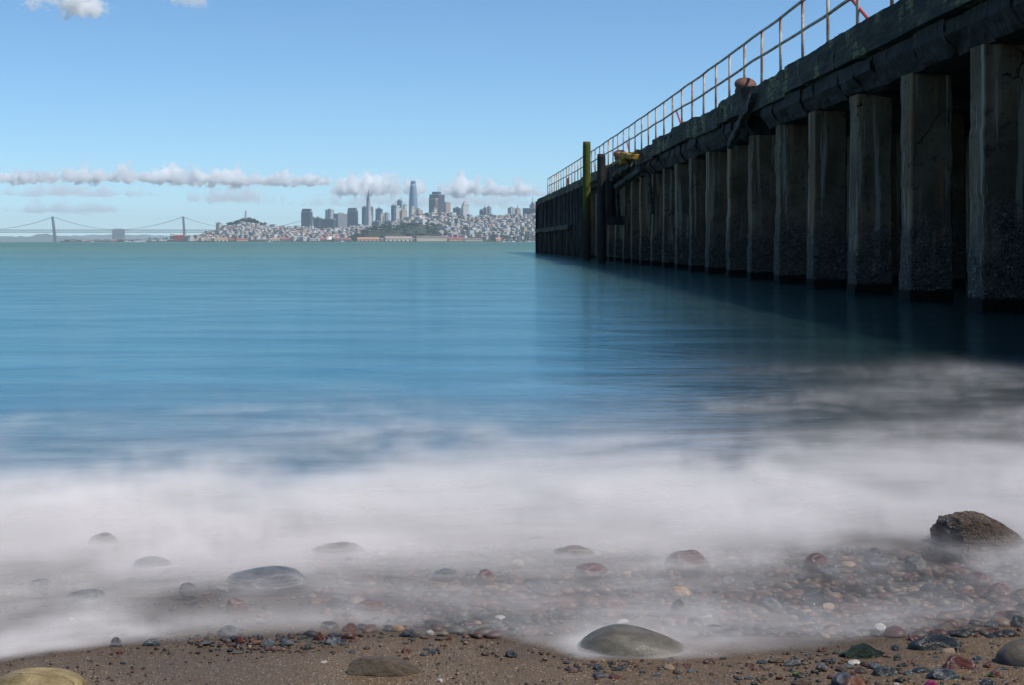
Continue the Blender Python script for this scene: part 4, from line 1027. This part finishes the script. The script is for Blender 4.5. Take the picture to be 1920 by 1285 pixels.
for (a, b) in ((385, 398), (399, 424), (426, 437), (440, 462), (464, 478), (480, 500), (502, 522), (524, 541), (578, 590), (592, 609), (624, 642), (644, 657)):
    wl, rf, wn, rn = rs.choice(((WW, RRF, "white", "red"), (CW, ORF, "cream", "orange"), (GW, RRF, "grey", "red"), (WW, GRF, "white", "grey"), (PW, RRF, "salmon", "red"), (GW, GRF, "grey", "grey")))
    land = "below the wooded hill" if b < 500 else ("below the lone dark tower" if b < 600 else "left of the woods")
    shed(f"{wn} waterfront shed with {rn} roof {land}, {'wide' if b-a > 18 else 'narrow'}", a, b, rs.uniform(445.5, 448), 453, wl, rf, rs.uniform(5120, 5200), doors=rs.choice((0, 2, 3)), group="waterfront sheds of the old town")
px = 117.0; i = 0
while px < 312:
    wd = rs.uniform(5, 13); nm, wl, rf = rs.choice((("grey", GW, GRF), ("pale", WW, GRF), ("dark", F['brown'], GRF), ("grey-green", F['green'], GRF), ("pinkish", PW, PRF)))
    side = "left of the bridge anchorage" if px < 205 else ("under the bridge anchorage" if px < 236 else "right of the bridge anchorage")
    shed(f"{'wide' if wd > 9 else 'narrow'} {nm} dock building on the low spit {side}", px, px+wd, rs.uniform(447.3, 450), 453, wl, rf, rs.uniform(5150, 5350), rh=.25, name="dock_building", cat="building", group="dock buildings on the low spit")
    px += wd+rs.uniform(0, 1.5); i += 1

# ------------------------------------------------------------------ boats
HULL = plain("white_hull", (.78, .78, .77), .4, .05, .5)
def boat(px, D, L, lab, sail=True):
    t = empty("boat", ((px-960)/PXF*D, D, 0), rs.uniform(-.5, .5)); tag(t, lab, "boat", "moored white boats along the far shore")
    bm = bmesh.new(); add_prism(bm, [(-.5, -.12), (.2, -.15), (.5, 0), (.2, .15), (-.5, .12)], [(-.3, L*.9, L*.8), (1.8, L, L)]); fix(bm); mesh_obj("hull", bm, HULL, t)
    bm = bmesh.new(); add_box(bm, -L*.28, L*.12, -L*.08, L*.08, 1.82, 3.4); fix(bm); mesh_obj("cabin", bm, HULL, t)
    if sail: bm = bmesh.new(); add_tube(bm, (0, 0, 3.3), (0, 0, L*1.2), .22, .12, 5); fix(bm); mesh_obj("mast", bm, HULL, t)
for px, L, w_ in ((238, 16, "right of the bridge anchorage"), (244, 22, "right of the bridge anchorage"), (252, 16, "right of the bridge anchorage"), (258, 14, "right of the bridge anchorage"), (262, 14, "left of the red brick warehouse"), (270, 14, "left of the red brick warehouse"),
                  (173, 12, "left of the bridge anchorage"), (505, 14, "below the lone dark tower"), (642, 13, "left of the woods"), (945, 14, "near the pier's end"), (955, 13, "near the pier's end"), (963, 15, "near the pier's end"), (976, 15, "near the pier's end"),
                  (987, 13, "near the pier's end"), (993, 14, "near the pier's end"), (1000, 13, "near the pier's end")):
    boat(px, rs.uniform(5040, 5085), L, f"small white {'motor' if L in (22, 15) else 'sailing'} boat moored on the far shore {w_}", L not in (22, 15))

# ------------------------------------------------------------------ trees
def leaf_material():
    g = G("tree_foliage"); oi = g.n('ObjectInfo').outputs['Random']; n1 = g.noise(g.obj(), 4, 3)
    c = g.mix(oi, (.014, .028, .015), (.040, .062, .028)); c = g.mix(g.maprange(n1, .4, .6), c, g.mix(.4, c, (.07, .09, .04)))
    return g.done(g.bsdf(c, .8, .15))
LEAF = leaf_material(); BARK = plain("bark", (.09, .07, .05), .9, .2, .2)
def crown_mesh(seed, shape=(1, 1, .8)):
    r = random.Random(seed); bm = bmesh.new()
    lobes = [(Vector((r.gauss(0, .33), r.gauss(0, .33), r.uniform(-.25, .45))), r.uniform(.28, .5)) for _ in range(9)]
    for c, s in lobes:
        for _ in range(46):
            d = Vector((r.gauss(0, 1), r.gauss(0, 1), r.gauss(0, 1))).normalized(); p = c+d*s*r.uniform(.8, 1.08); p = Vector((p.x*shape[0], p.y*shape[1], p.z*shape[2]))
            u = d.orthogonal().normalized(); v = d.cross(u); k = r.uniform(.07, .14); u = (u+d*r.uniform(-.6, .6))*k; v = (v+d*r.uniform(-.6, .6))*k
            bm.faces.new([bm.verts.new(q) for q in (p-u, p-v, p+u, p+v)])
        b2 = bmesh.ops.create_icosphere(bm, subdivisions=1, radius=s*.86, matrix=Matrix.Translation(Vector((c.x*shape[0], c.y*shape[1], c.z*shape[2]))))
    me = bpy.data.meshes.new("crown"); bm.to_mesh(me); bm.free(); me.materials.append(LEAF); return me
CR = [crown_mesh(1), crown_mesh(2, (1.2, 1, .6)), crown_mesh(3, (.8, .8, 1.1)), crown_mesh(4, (1.1, 1.1, .7)), crown_mesh(5, (.6, .6, 1.4))]
bm = bmesh.new(); add_tube(bm, (0, 0, 0), (0, 0, 1), .06, .03, 6); fix(bm); TRK = bpy.data.meshes.new("trunk"); bm.to_mesh(TRK); bm.free(); TRK.materials.append(BARK)
LM = [(405, "below the flagpole block"), (460, "below the tower hill"), (530, "left of the church spires"), (575, "near the twin church spires"), (640, "below the broad grey slab"), (700, "below the pyramid tower"),
      (750, "below the central cluster"), (790, "below the tallest tower"), (822, "below the dark navy tower"), (872, "below the white stepped tower"), (910, "below the grey hotel block"), (945, "near the grey-green block"), (990, "beside the pier's end")]
TN = ["round dark", "wide flat-topped", "tall", "spreading", "narrow pointed"]
def tree(px, D, h, lab, grp, z=None):
    if 500 < px: lab += ', ' + min(LM, key=lambda t: abs(t[0]-px))[1]
    x = (px-960)/PXF*D; z = lz(x, D) if z is None else z; i = rs.choice((0, 0, 1, 2, 3, 3, 4))
    t = empty("tree", (x, D, z)); tag(t, f"{'big ' if h > 18.5 else ('small ' if h < 11 else '')}{TN[i]} tree {lab}", "tree", grp)
    wd = h*rs.uniform(.5, .72)
    c = bpy.data.objects.new("crown", CR[i]); link(c, t); c.location = (0, 0, h*.62); c.scale = (wd, wd, h*.42); c.rotation_euler.z = rs.uniform(0, 6)
    k = bpy.data.objects.new("trunk", TRK); link(k, t); k.scale = (h*.5, h*.5, h*.6)
for i in range(56):
    px = rs.gauss(460, 19); px = min(max(px, 420), 497)
    D = YCR-rs.uniform(0, 230); tree(px, D, rs.uniform(12, 21), f"on the {'left shoulder' if px < 445 else ('right shoulder' if px > 478 else 'top')} of the hill with the column tower", "trees on the column tower hill")
for i in range(135):
    px = rs.uniform(660, 822); D = rs.uniform(5170, 5620)
    if px < 676: D = rs.uniform(5130, 5300)
    zone = "left end" if px < 700 else ("middle" if px < 770 else "right end")
    tree(px, D, rs.uniform(10, 18), f"{'low' if D < 5330 else ('halfway up' if D < 5480 else 'high')} in the waterfront woods", "trees of the waterfront woods")
for i in range(30):
    px = rs.uniform(895, 1012); tree(px, rs.uniform(5135, 5280), rs.uniform(9, 17), f"in the shoreline row {'in front' if D < 5200 else 'at the back'}", "trees along the far shore")
for i in range(26):
    px = rs.gauss(828, 26); D = rs.uniform(5700, 6350); tree(px, D, rs.uniform(9, 17), "among the upper houses", "street trees among the houses")
for i in range(52):
    px = rs.uniform(700, 1010); D = rs.uniform(5500, 6350); tree(px, D, rs.uniform(7, 14), f"among the {'lower' if D < 5900 else 'middle'} houses", "street trees among the houses")
for i in range(12):
    px = rs.uniform(385, 660); D = rs.uniform(5300, 6100); tree(px, D, rs.uniform(7, 12), "among the old town houses", "street trees among the houses")
for px in (280, 286, 292, 297, 306, 312): tree(px, 5360, rs.uniform(8, 14), "on the low spit left of the red brick warehouse", "trees on the low spit")

# ------------------------------------------------------------------ houses
HC = [("white", (.66, .65, .62)), ("cream", (.62, .55, .42)), ("grey", (.36, .37, .38)), ("pinkish", (.52, .38, .33)), ("pale blue", (.38, .44, .50)), ("tan", (.46, .36, .26)), ("dark", (.13, .12, .12)), ("ochre", (.55, .40, .20)), ("off-white", (.56, .54, .52))]
HWT = [6, 5, 2.5, 3, 1.5, 3, .6, 1, 6]
HF = [facade(n.replace(' ', '_').replace('-', '_')+"_house_front", c, tuple(k*.40 for k in c), 3.2, 3.0, .45, .8) for n, c in HC]
RC = [ROOF, plain("dark_shingle_roof", (.11, .10, .10), .9, .2, .05), RRF, BRF, plain("pale_roof", (.42, .41, .40), .9, .15, .05)]
RN = ["grey", "dark", "red", "brown", "pale"]
def house_geo(bm, w_, d_, h_, gable, mi_w=0, mi_r=1, M=None):
    n0 = len(bm.verts)
    add_prism(bm, SQ, [(-6, w_, d_), (h_, w_, d_)], mi_w)
    if gable: add_prism(bm, SQ, [(h_+.02, w_*1.05, d_*1.05), (h_+min(w_, d_)*.28, w_*.98 if w_ > d_ else .3, .3 if w_ > d_ else d_*.98)], mi_r)
    else:
        add_prism(bm, SQ, [(h_+.02, w_*1.02, d_*1.02), (h_+.7, w_*1.02, d_*1.02)], mi_r)
    bm.verts.ensure_lookup_table()
    if M is not None: bmesh.ops.transform(bm, matrix=M, verts=bm.verts[n0:])
def visible_spot():
    while True:
        px = rs.uniform(378, 1016) if rs.random() < .93 else rs.uniform(345, 400)
        D = YS0+70+(YCR-YS0-80)*rs.random()**.8
        if 655 < px < 826 and D < 5640: continue
        if 433 < px < 492 and D > 6130: continue
        return px, D
for i in range(270):
    px, D = visible_spot(); big_ = rs.random() < .4
    w_, d_, h_ = (rs.uniform(13, 24), rs.uniform(13, 20), rs.uniform(10, 19)) if big_ else (rs.uniform(8, 14), rs.uniform(9, 14), rs.uniform(7, 11))
    ci = rs.choices(range(len(HC)), HWT)[0]; ri = rs.choice((0, 0, 0, 1, 2, 3, 4, 4, 4)); gable = (not big_) and rs.random() < .6
    bm = bmesh.new(); house_geo(bm, w_, d_, h_, gable); fix(bm); x = (px-960)/PXF*D
    o = mesh_obj("apartment_house" if big_ else "house", bm, [HF[ci], RC[ri]], loc=(x, D, lz(x, D))); o.rotation_euler.z = R(-35)+rs.choice((0, 0, math.pi/2))+rs.uniform(-.2, .2)
    lm = min(LM, key=lambda t: abs(t[0]-px))[1]; ht = "low on the slope" if D < 5550 else ("halfway up" if D < 6000 else "near the crest")
    tag(o, f"{HC[ci][0]} {'block' if big_ else 'house'}, {RN[ri]} {'pitched' if gable else 'flat'} roof {ht} {lm}", "house", "houses on the city hillside")
bm = bmesh.new()
for i in range(1500):
    px, D = visible_spot(); w_, d_, h_ = rs.uniform(7, 13), rs.uniform(8, 14), rs.uniform(6.5, 11); x = (px-960)/PXF*D
    ci = rs.choices(range(len(HC)), HWT)[0]; ri = rs.choice((0, 0, 0, 1, 2, 3, 4, 4, 4))
    house_geo(bm, w_, d_, h_, rs.random() < .5, ci, len(HC)+ri, Matrix.Translation((x, D, lz(x, D))) @ Matrix.Rotation(R(-35)+rs.choice((0, math.pi/2))+rs.uniform(-.2, .2), 4, 'Z'))
fix(bm); o = mesh_obj("houses", bm, HF+RC); tag(o, "mass of small pale houses packed over the whole city hillside", "houses", kind="stuff")

# ================================================================== CLOUDS (volumes, beyond the haze)
def cloud_material(dens, ns, cover):
    g = G("cloud_vapour"); g.t.nodes.remove(g.out); g.out = g.t.nodes.new('ShaderNodeOutputMaterial')
    v = g.n('VolumePrincipled', None, Color=(1, 1, 1), Anisotropy=0.0); p = g.pos()
    n1 = g.n('TexNoise', None, Vector=p, Scale=ns, Detail=8.0, Roughness=.68).outputs[0]
    gen = g.n('TexCoord').outputs['Generated']
    q = g.n('VectorMath', {'operation': 'MULTIPLY_ADD'}, _0=gen, _1=(2, 2, 2), _2=(-1, -1, -.62)).outputs[0]
    x, y, z = g.sep(q)
    z = g.math('ADD', z, g.math('MULTIPLY', g.math('SUBTRACT', g.n('TexNoise', None, Vector=p, Scale=ns*.5, Detail=3.0).outputs[0], .5), 1.1))
    zz = g.math('MAXIMUM', g.math('MULTIPLY', z, .45), g.math('MULTIPLY', z, -1.5))
    n0 = g.n('TexNoise', None, Vector=g.map(p, (1, .6, .5)), Scale=ns*.45, Detail=2.0, Roughness=.5).outputs[0]
    xx = g.math('MULTIPLY', g.math('POWER', g.math('ABSOLUTE', x), 3.0), .65); yy = g.math('MULTIPLY', g.math('POWER', g.math('ABSOLUTE', y), 3.0), .5)
    r = g.math('ADD', zz, g.math('ADD', xx, yy))
    nn = g.math('ADD', g.math('MULTIPLY', g.math('SUBTRACT', n0, .5), 2.0), g.math('MULTIPLY', g.math('SUBTRACT', n1, .5), 2.6))
    f = g.math('ADD', g.math('SUBTRACT', cover, r), nn)
    f = g.math('MULTIPLY', f, dens*6)
    f = g.math('MINIMUM', g.math('MAXIMUM', f, 0.0), dens)
    g.set(v.inputs['Density'], f); g.t.links.new(v.outputs[0], g.out.inputs['Volume']); return g.m
CMT = cloud_material(.006, .0052, .12); CM = cloud_material(.018, .0058, .13); CMW = cloud_material(.0017, .0045, .26)
DC = 30000.0
def cloud(l, r, top, bot, lab, mat=None, depth=900, dy=0):
    D = DC+dy; hw = (r-l)/PXF*D/2; hh = (bot-top)/PXF*D/2
    bm = bmesh.new(); bmesh.ops.create_cube(bm, size=2)
    for v in bm.verts: v.co = Vector((v.co.x*hw, v.co.y*depth, v.co.z*hh))
    o = mesh_obj("cloud", bm, mat or CM, loc=(((l+r)/2-960)/PXF*D, D, H+(Y0-(top+bot)/2)*D/PXF)); tag(o, lab, "cloud", "clouds over the bay")
cloud(35, 225, -45, 42, "small white cloud cut by the top edge of the photo at the left", CMT)
cloud(310, 400, -30, 16, "faint wisp of cloud at the top edge right of the small white cloud", CMW)
cloud(-90, 110, 308, 350, "pale cloud at the left edge of the low cloud bank", dy=2300)
cloud(40, 300, 298, 352, "broad white cloud at the left of the low bank")
cloud(230, 400, 303, 352, "white cloud in the middle of the low bank", dy=2200)
cloud(320, 505, 304, 356, "brightest puffy cloud over the wooded hill, right of the bridge towers")
cloud(455, 575, 314, 354, "small puff at the right end of the long cloud bank", dy=2200)
cloud(545, 625, 320, 352, "small lone puff above the lone dark tower")
cloud(600, 815, 316, 378, "white cloud behind the pyramid tower and the tallest tower")
cloud(815, 940, 320, 374, "white cloud above the white stepped tower")
cloud(895, 985, 330, 374, "small cloud right of the white stepped tower", dy=2200)
cloud(945, 1050, 332, 374, "bright cloud touching the pier's far end")
cloud(-40, 330, 338, 376, "thin grey streak of cloud under the bank at the left", CMW, dy=4800)
cloud(340, 560, 340, 390, "thin low cloud over the wooded hill", CMW, dy=4800)
cloud(0, 240, 372, 406, "faint low cloud above the left bridge tower", CMW, dy=4800)
cloud(500, 1080, 345, 398, "thin veil of low cloud behind the downtown towers", CMW, dy=4800)

# ================================================================== HAZE
bm = bmesh.new(); add_box(bm, -16000, 14000, -60, 26500, -4.5, 420); fix(bm)
g = G("bay_haze"); v = g.n('VolumePrincipled', None, Color=(.74, .88, 1.0), Density=4.2e-5, Anisotropy=0.0); g.t.links.new(v.outputs[0], g.out.inputs['Volume'])
tag(mesh_obj("haze", bm, g.m), "pale blue haze over the bay", "haze", kind="stuff")
